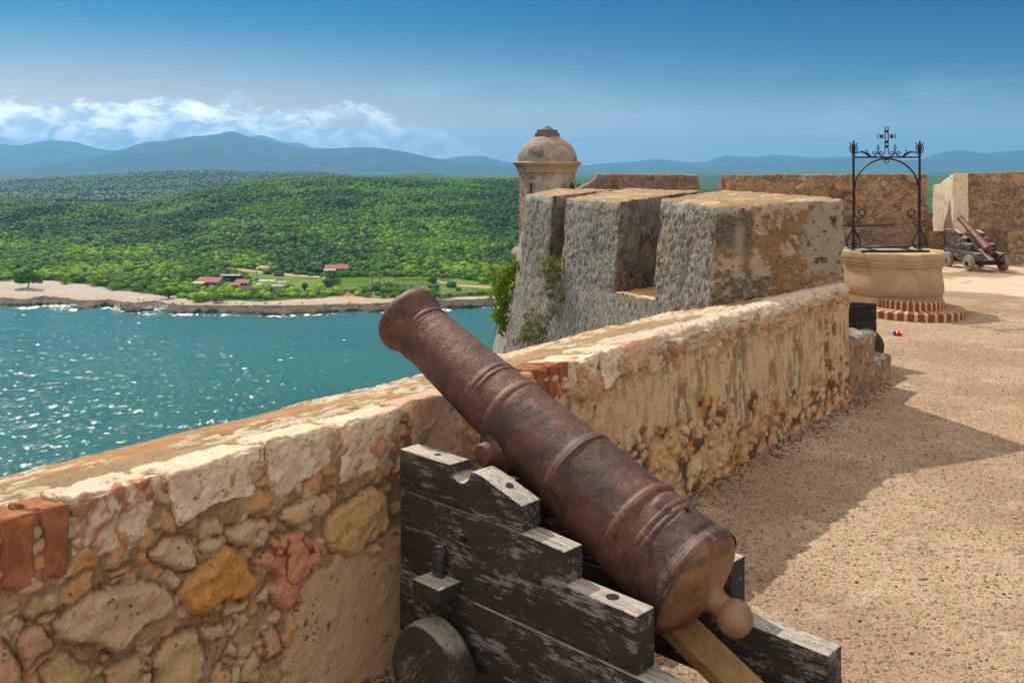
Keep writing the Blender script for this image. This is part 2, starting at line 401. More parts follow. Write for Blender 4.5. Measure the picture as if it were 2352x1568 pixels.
def wood_mat(name, dark, light, amt, axis=0, top=(.33, .30, .26)):
    """charred dark paint over silvery weathered timber, grain along local x"""
    m, t = new_mat(name)
    sc = [(1, 9, 9), (9, 9, 1)][axis]
    g = t.coord('Object', scale=sc)
    gr = t.noise(g, 7, 8, .7, .4); gr2 = t.noise(g, 26, 6, .7)
    pat = t.noise(t.coord('Object', scale=[(1.2, 2.4, 2.4), (2, 2, 1)][axis]), 3.2, 7, .68, .7)
    worn = t.math('ADD', pat, t.math('ADD', t.math('MULTIPLY', t.math('SUBTRACT', gr, .5), .75), t.math('MULTIPLY', t.math('SUBTRACT', gr2, .5), .55)))
    col = t.mix(t.math('MULTIPLY', t.step(worn, .545, .62), amt), dark, light)
    col = t.mix(t.math('MULTIPLY', t.step(gr2, .55, .7), .35), col, t.mix(.5, col, (.3, .26, .27)))
    nz = t.n('SeparateXYZ', i0=t.n('NewGeometry').outputs['Normal']).outputs[2]
    # upward faces made paler: light from above put into the colour
    up = t.step(nz, .55, .8)
    bare = t.mix(t.step(gr, .35, .62), t.mix(.35, top, (.1, .09, .08)), top)  # paler tone for the tops, their brightness painted in
    bare = t.mix(t.math('MULTIPLY', t.step(gr2, .56, .62), .6), bare, (.07, .06, .05))
    col = t.mix(up, col, bare)
    crk = t.noise(t.coord('Object', scale=[(.6, 10, 10), (10, 10, .6)][axis], loc=(3, 1, 5)), 3.5, 5, .6, .8)
    ck = t.math('SUBTRACT', 1.0, t.step(t.math('ABSOLUTE', t.math('SUBTRACT', crk, .5)), .0, .012))
    col = t.mix(t.math('MULTIPLY', ck, .9), col, (.012, .01, .009))
    h = t.math('SUBTRACT', t.math('ADD', gr, t.math('MULTIPLY', gr2, .7)), t.math('MULTIPLY', ck, 1.4))
    t.finish(col, .72, t.bump(h, .8, .010), spec=.35)
    return m
M['wood'] = wood_mat('charred_timber', (.036, .028, .023), (.26, .225, .215), .9, 0, (.50, .46, .40))
M['wood_v'] = wood_mat('charred_timber_wheel', (.05, .038, .030), (.19, .15, .115), 1.0, 1)
M['wood_black'] = wood_mat('black_painted_timber', (.018, .015, .014), (.05, .045, .042), .6, 0, (.10, .09, .085))
M['wood_pale'] = wood_mat('grey_timber_wheel', (.25, .21, .16), (.40, .35, .28), .8, 1)
def plank_mat():
    m, t = new_mat('oiled_brown_plank')
    g = t.coord('Object', scale=(1, 10, 10)); gr = t.noise(g, 5, 7, .65, .4)
    col = t.mix(t.step(gr, .3, .7), (.17, .095, .03), (.30, .18, .06))
    t.finish(col, .6, t.bump(gr, .4, .006), spec=.3)
    return m
M['plank'] = plank_mat()

def rust_mat(name, a, b, c_, rim=None, wear=.4, rough=(.44, .72), bump=.45):
    m, t = new_mat(name)
    c = t.coord('Object')
    big = t.noise(c, 4, 6, .6, .5); mid = t.noise(c, 22, 7, .68, .5); fine = t.noise(c, 95, 6, .7)
    col = t.mix(t.step(big, .40, .58), a, b)
    col = t.mix(t.math('MULTIPLY', t.step(t.noise(t.coord('Object', scale=(1, 1, 1), loc=(9, 2, 7)), 9, 8, .75, 1.2), .52, .60), .7), col, tuple(x*.45 for x in a))
    col = t.mix(t.math('MULTIPLY', t.step(t.noise(t.coord('Object', scale=(.6, 1, 1), loc=(1, 8, 3)), 6, 9, .78, .8), .56, .66), .45), col, (.25, .13, .085))
    col = t.mix(t.math('MULTIPLY', t.step(mid, .5, .68), .65), col, t.mix(.5, a, b))
    spots = t.math('MULTIPLY', t.step(t.noise(t.coord('Object', loc=(3, 5, 2)), 30, 5, .7, .6), .60, .72), t.step(t.noise(c, 5, 4), .45, .6))
    col = t.mix(t.math('MULTIPLY', spots, .8), col, c_)
    col = t.mix(t.math('MULTIPLY', t.step(fine, .52, .75), wear), col, (.30, .17, .13))
    col = t.mix(t.math('MULTIPLY', t.step(fine, .5, .3), .6), col, (.025, .013, .010))
    h = t.math('ADD', t.math('ADD', t.math('MULTIPLY', mid, 1.0), t.math('MULTIPLY', fine, .38)), t.math('MULTIPLY', t.noise(c, 9, 4), .6))
    pv = t.voro(c, 46, 'Distance'); pits = t.math('MULTIPLY', t.math('SUBTRACT', 1.0, t.step(pv, .1, .34)), t.step(big, .45, .58))
    h = t.math('SUBTRACT', h, t.math('MULTIPLY', pits, .25))
    r = t.n('MapRange', i0=fine, i1=.3, i2=.7, i3=rough[0], i4=rough[1]).outputs[0]
    t.finish(col, r, t.bump(h, bump, .012), metal=.25, spec=.5)
    return m
M['rust'] = rust_mat('rusted_iron', (.048, .022, .017), (.118, .048, .029), (.40, .13, .035))
M['rust_breech'] = rust_mat('rubbed_brown_iron', (.17, .080, .038), (.27, .14, .070), (.36, .14, .035), wear=.5)
M['rust_pale'] = rust_mat('hand_worn_iron', (.33, .20, .12), (.26, .145, .085), (.3, .13, .05), wear=.5, bump=.2)
M['rust_far'] = rust_mat('orange_rusted_iron', (.10, .040, .024), (.16, .060, .030), (.35, .13, .05))
def plain(name, col, rough=.5, metal=0.0, n=None, spec=.4):
    m, t = new_mat(name)
    c = t.coord('Object')
    nz = t.noise(c, n or 12, 6, .65)
    cc = t.mix(t.math('MULTIPLY', t.step(nz, .42, .66), .6), col, tuple(x*.55+.01 for x in col))
    t.finish(cc, rough, t.bump(nz, .2, .01), metal=metal, spec=spec)
    return m
M['brickdark'] = plain('dark_red_old_brick', (.13, .05, .035), .9, 0, 6)  # the old brick's own dark red-brown
M['iron'] = plain('dark_wrought_iron', (.035, .024, .022), .5, .5, 30)
M['lid'] = plain('galvanised_sheet', (.42, .42, .43), .45, .6, 8)
M['hole'] = plain('bore_darkness', (.006, .005, .005), .9)
def brick_step_mat():
    m, t = new_mat('radial_brick_paving')
    o = t.n('TexCoord').outputs['Object']; sp = t.n('SeparateXYZ', i0=o)
    ang = t.math('ARCTAN2', sp.outputs[1], sp.outputs[0])
    a = t.math('MULTIPLY', ang, 34/(2*math.pi)*1.0)
    fr = t.math('FRACT', t.math('ADD', a, t.math('MULTIPLY', t.noise(o, 9, 3), .22)))
    gap = t.step(t.math('ABSOLUTE', t.math('SUBTRACT', fr, .5)), .30, .36)
    nz = t.noise(o, 16, 5, .65)
    wl = t.n('TexWhiteNoise', {'noise_dimensions': '1D'}, W=t.math('FLOOR', a)).outputs[0]
    br = t.mix(wl, (.26, .075, .03), (.20, .08, .022)); br = t.mix(t.step(nz, .4, .7), br, (.22, .09, .035))
    col = t.mix(gap, br, t.mix(nz, (.62, .44, .30), (.50, .34, .22)))
    t.finish(col, .85, t.bump(t.math('SUBTRACT', nz, gap), .4, .012), spec=.2)
    return m
M['bricksteps'] = brick_step_mat()

def leaf_mat(name, a, b, rough=.5, trans=.25):
    m, t = new_mat(name)
    at_ = t.n('Attribute', {'attribute_name': 'Col'}).outputs['Color']
    sp = t.n('SeparateColor', i0=at_)
    col = t.mix(sp.outputs[0], a, b)
    col = t.mix(t.math('MULTIPLY', sp.outputs[1], .8), col, (.11, .105, .085))
    p = t.n('BsdfPrincipled'); t.put(p, 'Base Color', col); t.put(p, 'Roughness', rough); t.put(p, 'Specular IOR Level', .04)
    tr = t.n('BsdfTranslucent', Color=t.mix(.5, col, b))
    mx = t.n('MixShader', i0=trans, i1=p.outputs[0], i2=tr.outputs[0])
    t.n('OutputMaterial', Surface=mx.outputs[0])
    return m
M['forest'] = leaf_mat('dry_forest_foliage', (.022, .062, .006), (.115, .25, .008))
M['farwood'] = leaf_mat('hazy_distant_foliage', (.055, .105, .040), (.105, .185, .055))
M['scrub'] = leaf_mat('coastal_scrub_foliage', (.055, .14, .008), (.25, .44, .012))
M['leaf'] = leaf_mat('wall_shrub_leaves', (.07, .16, .012), (.26, .40, .02), .45, .3)
M['leafdry'] = leaf_mat('trailing_weed_leaves', (.06, .10, .02), (.20, .24, .05), .5, .25)
M['palm'] = leaf_mat('palm_fronds', (.05, .10, .02), (.22, .30, .04))
M['bark'] = plain('bark', (.13, .09, .06), .9)
M['twig'] = plain('dry_twigs', (.30, .22, .13), .9)

def terrain_mat():
    m, t = new_mat('green_hill_ground')
    at_ = t.n('Attribute', {'attribute_name': 'Col'}).outputs['Color']
    c = t.coord('World')
    f = t.noise(c, .35, 8, .72, .6); f2 = t.noise(c, .045, 6, .62, .4)
    col = t.mix(t.step(f, .4, .62), t.mix(.45, at_, (.03, .05, .012)), at_)
    col = t.mix(t.math('MULTIPLY', t.step(f2, .44, .60), .6), col, t.mix(.6, col, (.015, .035, .01)))
    t.finish(col, .95, t.bump(t.math('ADD', f, f2), .8, 3.0), spec=.1)
    return m
M['terrain'] = terrain_mat()
def beach_mat():
    m, t = new_mat('shingle_beach')
    at_ = t.n('Attribute', {'attribute_name': 'Col'}).outputs['Color']
    c = t.coord('World')
    f = t.noise(c, .8, 9, .8, .4); f2 = t.noise(t.coord('World', scale=(.5, 1.6, 1)), .1, 6, .65, .5)
    col = t.mix(t.step(f, .42, .62), t.mix(.35, at_, (.17, .12, .08)), at_)
    col = t.mix(t.math('MULTIPLY', t.step(f2, .5, .64), .45), col, (.52, .40, .30))
    t.finish(col, .95, t.bump(f, .8, .6), spec=.15)
    return m
M['beach'] = beach_mat()
def shelf_mat():
    m, t = new_mat('algae_covered_reef_rock')
    c = t.coord('World'); f = t.noise(c, .5, 9, .75, .6); g = t.noise(c, .16, 6, .65, .6)
    col = t.mix(t.step(g, .42, .6), (.022, .014, .005), (.070, .055, .010))
    col = t.mix(t.math('MULTIPLY', t.step(f, .62, .76), .4), col, (.16, .12, .07))
    t.finish(col, .7, t.bump(f, 1.0, 1.0), spec=.3)
    return m
M['shelf'] = shelf_mat()
def sea_mat():
    m, t = new_mat('teal_sea_water')
    c = t.coord('World')
    patch = t.noise(t.coord('World', scale=(.5, 1, 1)), .013, 5, .6, .5)
    sp = t.n('SeparateXYZ', i0=c)
    shore = t.step(sp.outputs[1], 220, 400)
    col = t.mix(t.step(patch, .36, .64), (.013, .080, .062), (.023, .110, .085))
    col = t.mix(t.math('MULTIPLY', shore, .7), col, (.035, .135, .120))
    w3 = t.noise(t.coord('World', scale=(1, .8, 1), rot=(0, 0, -.2)), 1.8, 3, .55, .6)
    t.finish(col, .095, t.bump(w3, .5, .3), spec=.5, IOR=1.33)
    return m
M['sea'] = sea_mat()
def foam_mat():
    m, t = new_mat('surf_foam')
    c = t.coord('World', scale=(.6, 1.4, 1))
    at_ = t.n('Attribute', {'attribute_name': 'Col'}).outputs['Color']
    k = t.n('SeparateColor', i0=at_).outputs[0]
    f = t.noise(c, .45, 8, .75, 1.2)
    a = t.step(t.math('ADD', f, t.math('MULTIPLY', k, .42)), .65, .77)
    p = t.n('BsdfPrincipled'); t.put(p, 'Base Color', (.85, .88, .88)); t.put(p, 'Roughness', .8)
    tr = t.n('BsdfTransparent')
    mx = t.n('MixShader', i0=a, i1=tr.outputs[0], i2=p.outputs[0])
    t.n('OutputMaterial', Surface=mx.outputs[0])
    return m
M['foam'] = foam_mat()
def mount_mat(name, a, b):
    m, t = new_mat(name)
    c = t.coord('World'); f = t.noise(c, .004, 9, .65, .5)
    t.finish(t.mix(t.step(f, .4, .6), a, b), .95, t.bump(f, 1.0, 60), spec=.05)
    return m
M['mount'] = mount_mat('forested_mountain', (.03, .05, .03), (.06, .08, .045))
M['roof'] = plain('orange_clay_tiles', (.29, .10, .052), .8, 0, 2)
M['hwall'] = plain('blue_grey_house_wall', (.22, .26, .30), .8, 0, 1)
M['hgable'] = plain('grey_gable_boards', (.30, .29, .28), .8, 0, 1)
M['awning'] = plain('sun_bleached_sheet', (.55, .42, .26), .8, 0, 1)
M['white'] = plain('white_paint', (.78, .76, .72), .7, 0, 1)
M['dark'] = plain('shaded_opening', (.03, .03, .035), .6, 0, 1)
M['dirt'] = plain('dry_dirt', (.50, .38, .24), .95, 0, .4)
M['greywall'] = plain('grey_block_wall', (.34, .31, .30), .9, 0, .6)
M['sheet_roof'] = plain('grey_sheet_roof', (.30, .32, .36), .7, 0, 1)
# ------------------------------------------------------------------ the near parapet
W0 = np.array([-1.71, 3.2]); WD = np.array([.617, .787]); WN = np.array([.787, -.617])
def wp(a, n, z):
    p = W0+a*WD+n*WN
    return (p[0], p[1], z)
def face_az(X, Y):
    q = (X-1176)/FPX
    a = (1.71+3.2*q)/(.617-.787*q); d = 3.2+.787*a
    return a, CAMZ-(Y-HZ)*d/FPX
def in_poly(px, py, poly):
    """signed distance: positive inside"""
    n = len(poly); inside = np.zeros(px.shape, bool); dist = np.full(px.shape, 1e9)
    for i in range(n):
        x0, y0 = poly[i]; x1, y1 = poly[(i+1) % n]
        c = ((y0 > py) != (y1 > py)) & (px < (x1-x0)*(py-y0)/((y1-y0) if y1 != y0 else 1e-9)+x0)
        inside ^= c
        dx, dy = x1-x0, y1-y0; t = np.clip(((px-x0)*dx+(py-y0)*dy)/(dx*dx+dy*dy+1e-12), 0, 1)
        dist = np.minimum(dist, np.hypot(px-x0-t*dx, py-y0-t*dy))
    return np.where(inside, dist, -dist)

def near_wall(parent):
    a = [-1.6]
    while a[-1] < 8.26: a.append(a[-1]+max(.0042, .0021*(3.2+.787*a[-1])))
    a = np.array(a); H = 1.2
    zf = np.linspace(-.02, H-.05, 150)
    th = np.linspace(0, math.pi/2-.2, 9)[1:]
    nt = np.concatenate([np.linspace(.06, .7, 46), np.linspace(.72, 1.28, 26)])
    te = np.array([1.32, 1.34]); ze = np.linspace(.75, -9, 12)
    rows = []                                   # (n, z, nx, nz, kind)
    for z in zf: rows.append((0, z, 1, 0, 0))
    for t in th: rows.append((-.05+.05*math.cos(t), H-.05+.05*math.sin(t)-.01*math.sin(t), math.cos(t), math.sin(t), 1))
    for n in nt: rows.append((-n, H-.2*n, 0, 1, 2))
    for n in te: rows.append((-n, H-.2*n-.02, -.3, 1, 2))
    for z in ze: rows.append((-1.35-.12*(1-z)*.5, z, -1, 0, 3))
    R = np.array(rows); A, I = np.meshgrid(a, np.arange(len(rows)), indexing='ij')
    n = R[I, 0]; z = R[I, 1]; dn = R[I, 2]; dz = R[I, 3]; kind = R[I, 4]
    P = np.stack([A, n, z], -1)
    cm = np.array
    mortar = cm([.31, .215, .125]); tan = cm([.42, .29, .165])
    col = np.zeros(P.shape); hgt = np.zeros(A.shape)
    n1 = fbm(P*2.2, 4); n2 = fbm(P*9+5, 4); n3 = fbm(P*30+9, 3); n4 = fbm(P*.9+3, 3)
    wob = vec_noise(P*11, 3)*.03+vec_noise(P*35+4, 2)*.009
    face = (kind < 1.5)
    # face, base coat: mortar with bits of plaster
    mix1 = smooth(n2+n1*.5, -.15, .3)[..., None]
    col[:] = mortar*(1-mix1)+tan*mix1
    hgt += n1*.014+n2*.010+n3*.005
    # plaster remains: right part, and the low middle part behind the carriage
    S6 = lambda pts: [face_az(x*.4325, 890+y*.4325) for x, y in pts]
    plast = S6([(1450, 1568), (1500, 1330), (1590, 980), (1760, 900), (2060, 790), (2140, 700), (2300, 900), (2300, 1568)])
    sp = in_poly(A+wob[..., 0]*2.5, z+wob[..., 1]*2.5, plast)
    pl = smooth(sp, -.01, .03)
    pcol = cm([.56, .40, .27])*(1-smooth(n1, -.2, .4)[..., None]*.35)+cm([.62, .47, .33])*smooth(n1, -.2, .4)[..., None]*.35
    # right-hand stretch
    rt = smooth(A+n1*.25+(z-.6)*.25, 3.0, 3.25)
    topb = smooth(z+n2*.10+n1*.06, 1.0, .88)            # bare rubble band just under the coping
    low = smooth(z+n1*.35+n2*.12, .46, .22)             # rotten ochre foot
    Pv = P*cm([5.5, 3, 1.8]); nv = fbm(Pv+2, 4); nv2 = fbm(P*cm([26, 5, 9]), 4)
    rcol = cm([.50, .37, .235])*(1-.3*smooth(nv, -.1, .4)[..., None])
    dkm = (smooth(nv2, .04, .26)*.38+smooth(nv, .14, .38)*.26)[..., None]
    rcol = rcol*(1-dkm)+cm([.21, .155, .095])*dkm
    rcol = rcol*(1-smooth(nv2, -.05, -.35)[..., None]*.6)+cm([.68, .56, .42])*smooth(nv2, -.05, -.30)[..., None]*.6
    och = cm([.44, .26, .10]); dk = cm([.13, .085, .045])
    lcol = och*(1-smooth(n2, -.2, .25)[..., None])+dk*smooth(n2, -.2, .25)[..., None]
    lcol = lcol*(1-smooth(n2, -.2, -.42)[..., None])+cm([.60, .45, .30])*smooth(n2, -.2, -.42)[..., None]
    patch2 = smooth(n1+n4*.6, .18, .32)*rt
    lowm = np.clip(np.maximum(low*.9, patch2), 0, 1)[..., None]
    rcol = rcol*(1-lowm)+lcol*lowm
    rr = (rt*topb)[..., None]; col = col*(1-rr)+rcol*rr
    hgt += rt*topb*(.012+nv2*-.008+nv*.006)-lowm[..., 0]*.012*rt
    rr = (pl*(1-rt))[..., None]; col = col*(1-rr)+pcol*rr; hgt += pl*(1-rt)*(.016-.6*.01*n2)
    # red chips in the plaster
    chip = smooth(vnoise(P*15+40)+.5*vnoise(P*33), .78, .86)*smooth(n4+.3*n1, -.15, .05)*np.clip(pl+rt*.8*topb, 0, 1)
    col = col*(1-chip[..., None])+cm([.20, .06, .02])*chip[..., None]; hgt -= chip*.012
    # small random rubble between the traced stones
    def cells(sc, off, thr, seed):
        q = np.stack([A*sc+wob[..., 0]*sc*1.5+off, z*sc*1.25+wob[..., 1]*sc*1.5+off*.3], -1)
        ci = np.floor(q).astype(np.int64); best = np.full(A.shape, 9.0); second = np.full(A.shape, 9.0); idv = np.zeros(A.shape)
        for i in (-1, 0, 1):
            for j in (-1, 0, 1):
                cx = ci[..., 0]+i; cy = ci[..., 1]+j
                jx = _hash(cx, cy, cx*0+seed); jy = _hash(cx, cy, cx*0+seed+7)
                d = np.hypot(cx+jx-q[..., 0], cy+jy-q[..., 1]); h = _hash(cx, cy, cx*0+seed+13)
                nb = d < best; second = np.where(nb, best, np.minimum(second, d)); idv = np.where(nb, h, idv); best = np.where(nb, d, best)
        return second-best, idv, best
    bare = np.clip(1-pl-rt*topb*(1-lowm[..., 0]*.8), 0, 1)*(kind < .5)
    pal = cm([[.60, .46, .32], [.52, .38, .25], [.58, .36, .24], [.44, .30, .17], [.64, .52, .38], [.50, .28, .13]])
    for (sc, thr, seed, hh) in ((13, .45, 3, .012), (8.5, .62, 11, .018)):
        e, idv, bst = cells(sc, seed*1.3, thr, seed)
        k = smooth(e, .10, .26)*(idv > thr)*bare*smooth(bst, .62, .45)
        pc = pal[(np.clip((idv-thr)/(1-thr), 0, .999)*6).astype(int)]
        col = col*(1-k[..., None])+pc*k[..., None]; hgt += k*hh
    # traced stones
    stones = [
     ([(790,880),(860,800),(1010,800),(1025,930),(960,960),(840,940)],(.64,.51,.37),.03),
     ([(1045,830),(1080,790),(1160,800),(1160,850),(1070,885)],(.62,.50,.37),.02),
     ([(1180,750),(1290,730),(1320,690),(1400,700),(1425,790),(1380,860),(1290,855),(1210,820)],(.60,.47,.33),.03),
     ([(1480,700),(1520,620),(1700,560),(1735,570),(1740,640),(1690,690),(1550,740)],(.58,.42,.29),.03),
     ([(1700,800),(1730,680),(1850,600),(1980,520),(2040,560),(2050,760),(1930,830),(1860,900),(1740,870)],(.56,.38,.19),.035),
     ([(930,1070),(980,980),(1120,900),(1190,830),(1290,900),(1340,1000),(1290,1110),(1150,1130),(1030,1190),(960,1150)],(.58,.29,.08),.04),
     ([(1340,930),(1440,800),(1600,750),(1680,880),(1640,980),(1570,1060),(1570,1140),(1490,1170),(1420,1120),(1460,1000)],(.50,.25,.16),.035),
     ([(300,1230),(470,1080),(800,1030),(900,1080),(900,1170),(720,1280),(590,1400),(500,1340),(380,1355),(290,1320)],(.60,.45,.32),.045),
     ([(70,1350),(100,1290),(200,1250),(270,1380),(180,1440),(100,1500)],(.56,.35,.25),.03),
     ([(-60,1300),(0,1370),(75,1450),(85,1620),(-80,1620)],(.56,.36,.25),.035),
     ([(790,1420),(860,1330),(1020,1270),(1060,1370),(1040,1500),(960,1620),(800,1620)],(.52,.38,.24),.035),
     ([(1050,1260),(1170,1230),(1175,1290),(1100,1340)],(.62,.50,.37),.02),
     ([(1160,1170),(1310,1120),(1290,1180),(1200,1200)],(.62,.50,.37),.02),
     ([(1345,1140),(1390,1050),(1410,1060),(1410,1155)],(.62,.50,.37),.02),
     ([(1380,1290),(1450,1260),(1460,1420),(1385,1440)],(.54,.34,.24),.022),
     ([(1165,1400),(1190,1340),(1235,1360),(1235,1435)],(.54,.38,.27),.02),
     ([(700,1620),(720,1530),(780,1510),(800,1620)],(.62,.50,.37),.02),
     ([(180,1230),(320,1180),(310,1220),(200,1240)],(.62,.50,.37),.018),
     ([(580,980),(680,940),(680,980),(600,1000)],(.56,.34,.22),.02),
     ([(640,1040),(720,1010),(700,1055)],(.58,.44,.31),.015),
     ([(555,1040),(625,1060),(590,1075)],(.58,.44,.31),.015),
     ([(850,1000),(930,980),(930,1050),(890,1050)],(.62,.50,.37),.02),
     ([(1100,1500),(1150,1440),(1195,1500),(1180,1620),(1095,1620)],(.54,.34,.24),.025),
     ([(710,1390),(800,1340),(790,1400),(720,1400)],(.6,.47,.34),.02),
     ([(1195,1290),(1240,1230),(1250,1250),(1215,1310)],(.6,.44,.33),.018),
     ([(520,1440),(560,1400),(605,1425),(540,1460)],(.54,.32,.22),.015),
     ([(1940,870),(1980,815),(2030,850),(1970,890)],(.6,.47,.34),.02),
     ([(0,1270),(60,1210),(110,1260),(60,1310)],(.5,.4,.28),.02),
     ([(190,1500),(300,1400),(480,1470),(420,1600),(200,1620)],(.42,.31,.17),.02),
     ([(540,1500),(700,1430),(760,1480),(690,1620),(540,1620)],(.50,.36,.23),.022),
     ([(1250,1500),(1330,1380),(1380,1450),(1350,1560),(1260,1560)],(.52,.38,.25),.02),
    ]
    for pts, c, hh in stones:
        poly = S6(pts); pa = cm(poly); lo = pa.min(0)-.08; hi = pa.max(0)+.08
        ii = np.where((a > lo[0]) & (a < hi[0]))[0]
        if not len(ii): continue
        s = slice(ii[0], ii[-1]+1); jj = slice(0, 150)
        sd = in_poly(A[s, jj]+wob[s, jj, 0]*.8, z[s, jj]+wob[s, jj, 1]*.8, poly)
        k = smooth(sd, -.001, .007)
        fac = np.abs(fbm(P[s, jj]*5.5+hh*100, 3)); dome = smooth(sd, -.002, .020)*(.75+.9*fac)
        cc = cm(c)*(1+.14*n2[s, jj, None]+.16*n3[s, jj, None])
        if c[0] < .52 and c[1] < .27:            # red veins
            vv = smooth(np.abs(n2[s, jj]-.1), .09, .03)[..., None]; cc = cc*(1-vv)+cm([.24, .06, .02])*vv
        if c[2] < .1:
            vv = smooth(n2[s, jj], .15, .4)[..., None]*.6; cc = cc*(1-vv)+cm([.55, .36, .18])*vv
        col[s, jj] = col[s, jj]*(1-k[..., None])+cc*k[..., None]
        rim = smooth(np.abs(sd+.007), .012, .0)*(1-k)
        dirt_shade = (smooth(np.abs(sd+.004), .007, .0)*smooth(n2[s, jj]+n1[s, jj], -.25, .15))[..., None]; col[s, jj] = col[s, jj]*(1-dirt_shade*.6)+cm([.10, .06, .03])*dirt_shade*.6       # soft joint: dirt plus painted shade in the dark rim round the stone
        hgt[s, jj] = hgt[s, jj]*(1-k*.55)+dome*hh+k*(n2[s, jj]*.010+n3[s, jj]*.006)-rim*.016
    # band under the coping right of the bricks, dark mortar
    band = (1-topb)*(kind < .5)*smooth(A, 2.4, 2.7)
    k = band[..., None]*smooth(n2, .05, -.2)[..., None]
    col = col*(1-k*.5)+cm([.23, .15, .08])*k*.5
    e, idv, bst = cells(6.0, 2.2, .3, 21)
    k = smooth(e, .08, .2)*(idv > .25)*band
    pc = pal[(idv*5.99).astype(int)]
    col = col*(1-k[..., None])+pc*k[..., None]; hgt += k*.02
    # white porous crust along the edge of the right-hand stretch
    u = -n
    crust = np.where(kind > 1.5, smooth(u+n2*.12+n1*.14, .36, .26), smooth(z, 1.06, 1.13)*(n2 > -.5))*smooth(A+n1*.3, 3.9, 4.2)*(kind < 2.5)
    cc = cm([.80, .72, .61])*(1-.35*smooth(n3, .05, .4)[..., None])
    col = col*(1-crust[..., None])+cc*crust[..., None]; hgt += crust*(.010+n3*.022+n2*.02)
    # the top: lime wash worn to ochre, pale stones showing
    tp = (kind > 1.5) & (kind < 2.5)
    Pt = P*cm([1, 1, 0]); t1 = fbm(Pt*cm([1.3, 3, 1])+4, 4); t2 = fbm(Pt*cm([7, 14, 1])+8, 4); t3 = fbm(Pt*40+2, 3)
    tcol = cm([.36, .26, .15])*(1-smooth(t1, -.25, .3)[..., None])+cm([.47, .33, .18])*smooth(t1, -.25, .3)[..., None]
    oz = smooth(t1+u*.22, .22, .42)[..., None]*.7; tcol = tcol*(1-oz)+cm([.52, .28, .11])*oz
    gz = smooth(t2, .05, .4)[..., None]*.4; tcol = tcol*(1-gz)+cm([.20, .15, .09])*gz
    e, idv, bst = cells(1, 0, 0, 0)
    q = np.stack([A*7+wob[..., 0]*12, u*15+wob[..., 1]*12], -1); ci = np.floor(q).astype(np.int64)
    best = np.full(A.shape, 9.0); idv = np.zeros(A.shape)
    for i in (-1, 0, 1):
        for j in (-1, 0, 1):
            cx = ci[..., 0]+i; cy = ci[..., 1]+j
            d = np.hypot(cx+.2+.6*_hash(cx, cy, cx*0+5)-q[..., 0], cy+.2+.6*_hash(cx, cy, cx*0+6)-q[..., 1]); h = _hash(cx, cy, cx*0+8)
            nb = d < best; best = np.where(nb, d, best); idv = np.where(nb, h, idv)
    zone = smooth(fbm(Pt*cm([1.6, 1.6, 1])+11, 3)+.18*smooth(u, 1.3, .5), -.08, .02)
    sp = smooth(best, .46, .38)*(idv > .35)*zone*smooth(u, .16, .26)
    tcol = tcol*(1-sp[..., None])+cm([.80, .70, .57])*sp[..., None]
    col[tp] = (tcol*(1-crust[..., None])+cc*crust[..., None])[tp]
    hgt[tp] = (t1*.018+t2*.010+t3*.004+sp*.008+crust*(.012+n3*.020+n2*.014))[tp]
    ex = kind > 2.5
    col[ex] = cm([.30, .27, .23])
    hgt[ex] = (n1*.05)[ex]
    batter = np.where(kind < .5, .03*(1-z/1.2), 0)
    N = n+dn*hgt+batter; Z = z+dz*hgt
    XY = W0+A[..., None]*WD+N[..., None]*WN
    V = np.concatenate([XY, Z[..., None]], -1).reshape(-1, 3)
    col = np.where(ex[..., None], col, np.where(tp[..., None], col*cm([1.08, 1.02, .95]), (col*cm([1.72, 1.55, 1.30]))*np.clip((col.mean(-1, keepdims=True)/.36), .2, 1.25)**.5))
    col = col*np.minimum(1, .80/np.maximum(col.max(-1, keepdims=True), 1e-3))
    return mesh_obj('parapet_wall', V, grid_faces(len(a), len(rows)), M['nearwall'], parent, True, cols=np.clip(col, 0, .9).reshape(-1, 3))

par = tag(empty('low_parapet', wp(3, 0, 0)), 'low rubble stone parapet with pale coping blocks running along the terrace behind the big cannon', 'parapet')
INV = Vector(wp(3, 0, 0))
def keep(o, p):          # parent without moving
    o.parent = p; o.matrix_parent_inverse = Matrix.Translation(p.location).inverted(); return o
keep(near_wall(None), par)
def coping(name, X0, X1, Yt, Yb, mat, depth=.34, top=.035, seed=0, rad=.018, amp=.020, prot=.022, tilt=0.0, freq=7, res=(54, 34, 36), taper=.12):
    a0, _ = face_az(X0, (Yt+Yb)/2); a1, _ = face_az(X1, (Yt+Yb)/2)
    am = face_az((X0+X1)/2, Yb); zb = am[1]; zt = 1.2+top
    L = a1-a0; t = taper*L; jr = np.random.RandomState(seed+50); jit = 0 if name == 'brick' else .028; J = lambda p: (p[0]+jr.randn()*jit*.5, p[1]+jr.randn()*jit*.5, p[2]+jr.randn()*jit)
    c = [wp(a0+t, -depth*.9, zt-.06-.2*depth), wp(a1-t*.5, -depth, zt-.06-.2*depth), wp(a0+t*.3, prot, zb), wp(a1-t*.8, prot-.006, zb+tilt),
         wp(a0+t*.5, -depth, zt-.2*depth), wp(a1-t*.2, -depth*.88, zt-.2*depth), wp(a0, prot, zt-.01), wp(a1, prot, zt-.015)]
    c[0] = wp(a0+t, -depth*.9, zb+.02); c[1] = wp(a1-t*.5, -depth, zb+.02)
    fr_ = [2, 3, 6, 7]
    for i_ in (2, 3): c[i_] = J(c[i_])
    o = stone_obj(name, c, [mat], None, None, n=res, rad=rad, amp=amp, freq=freq, seed=seed, chip=.03, amp2=.009 if 'brick' not in name else .003, freq2=38)
    return keep(o, par)
coping('coping_stone', 158, 372, 1170, 1283, M['coping_red'], depth=.27, seed=1)
coping('coping_stone', 385, 612, 1118, 1172, M['coping'], depth=.36, seed=2, top=.03)
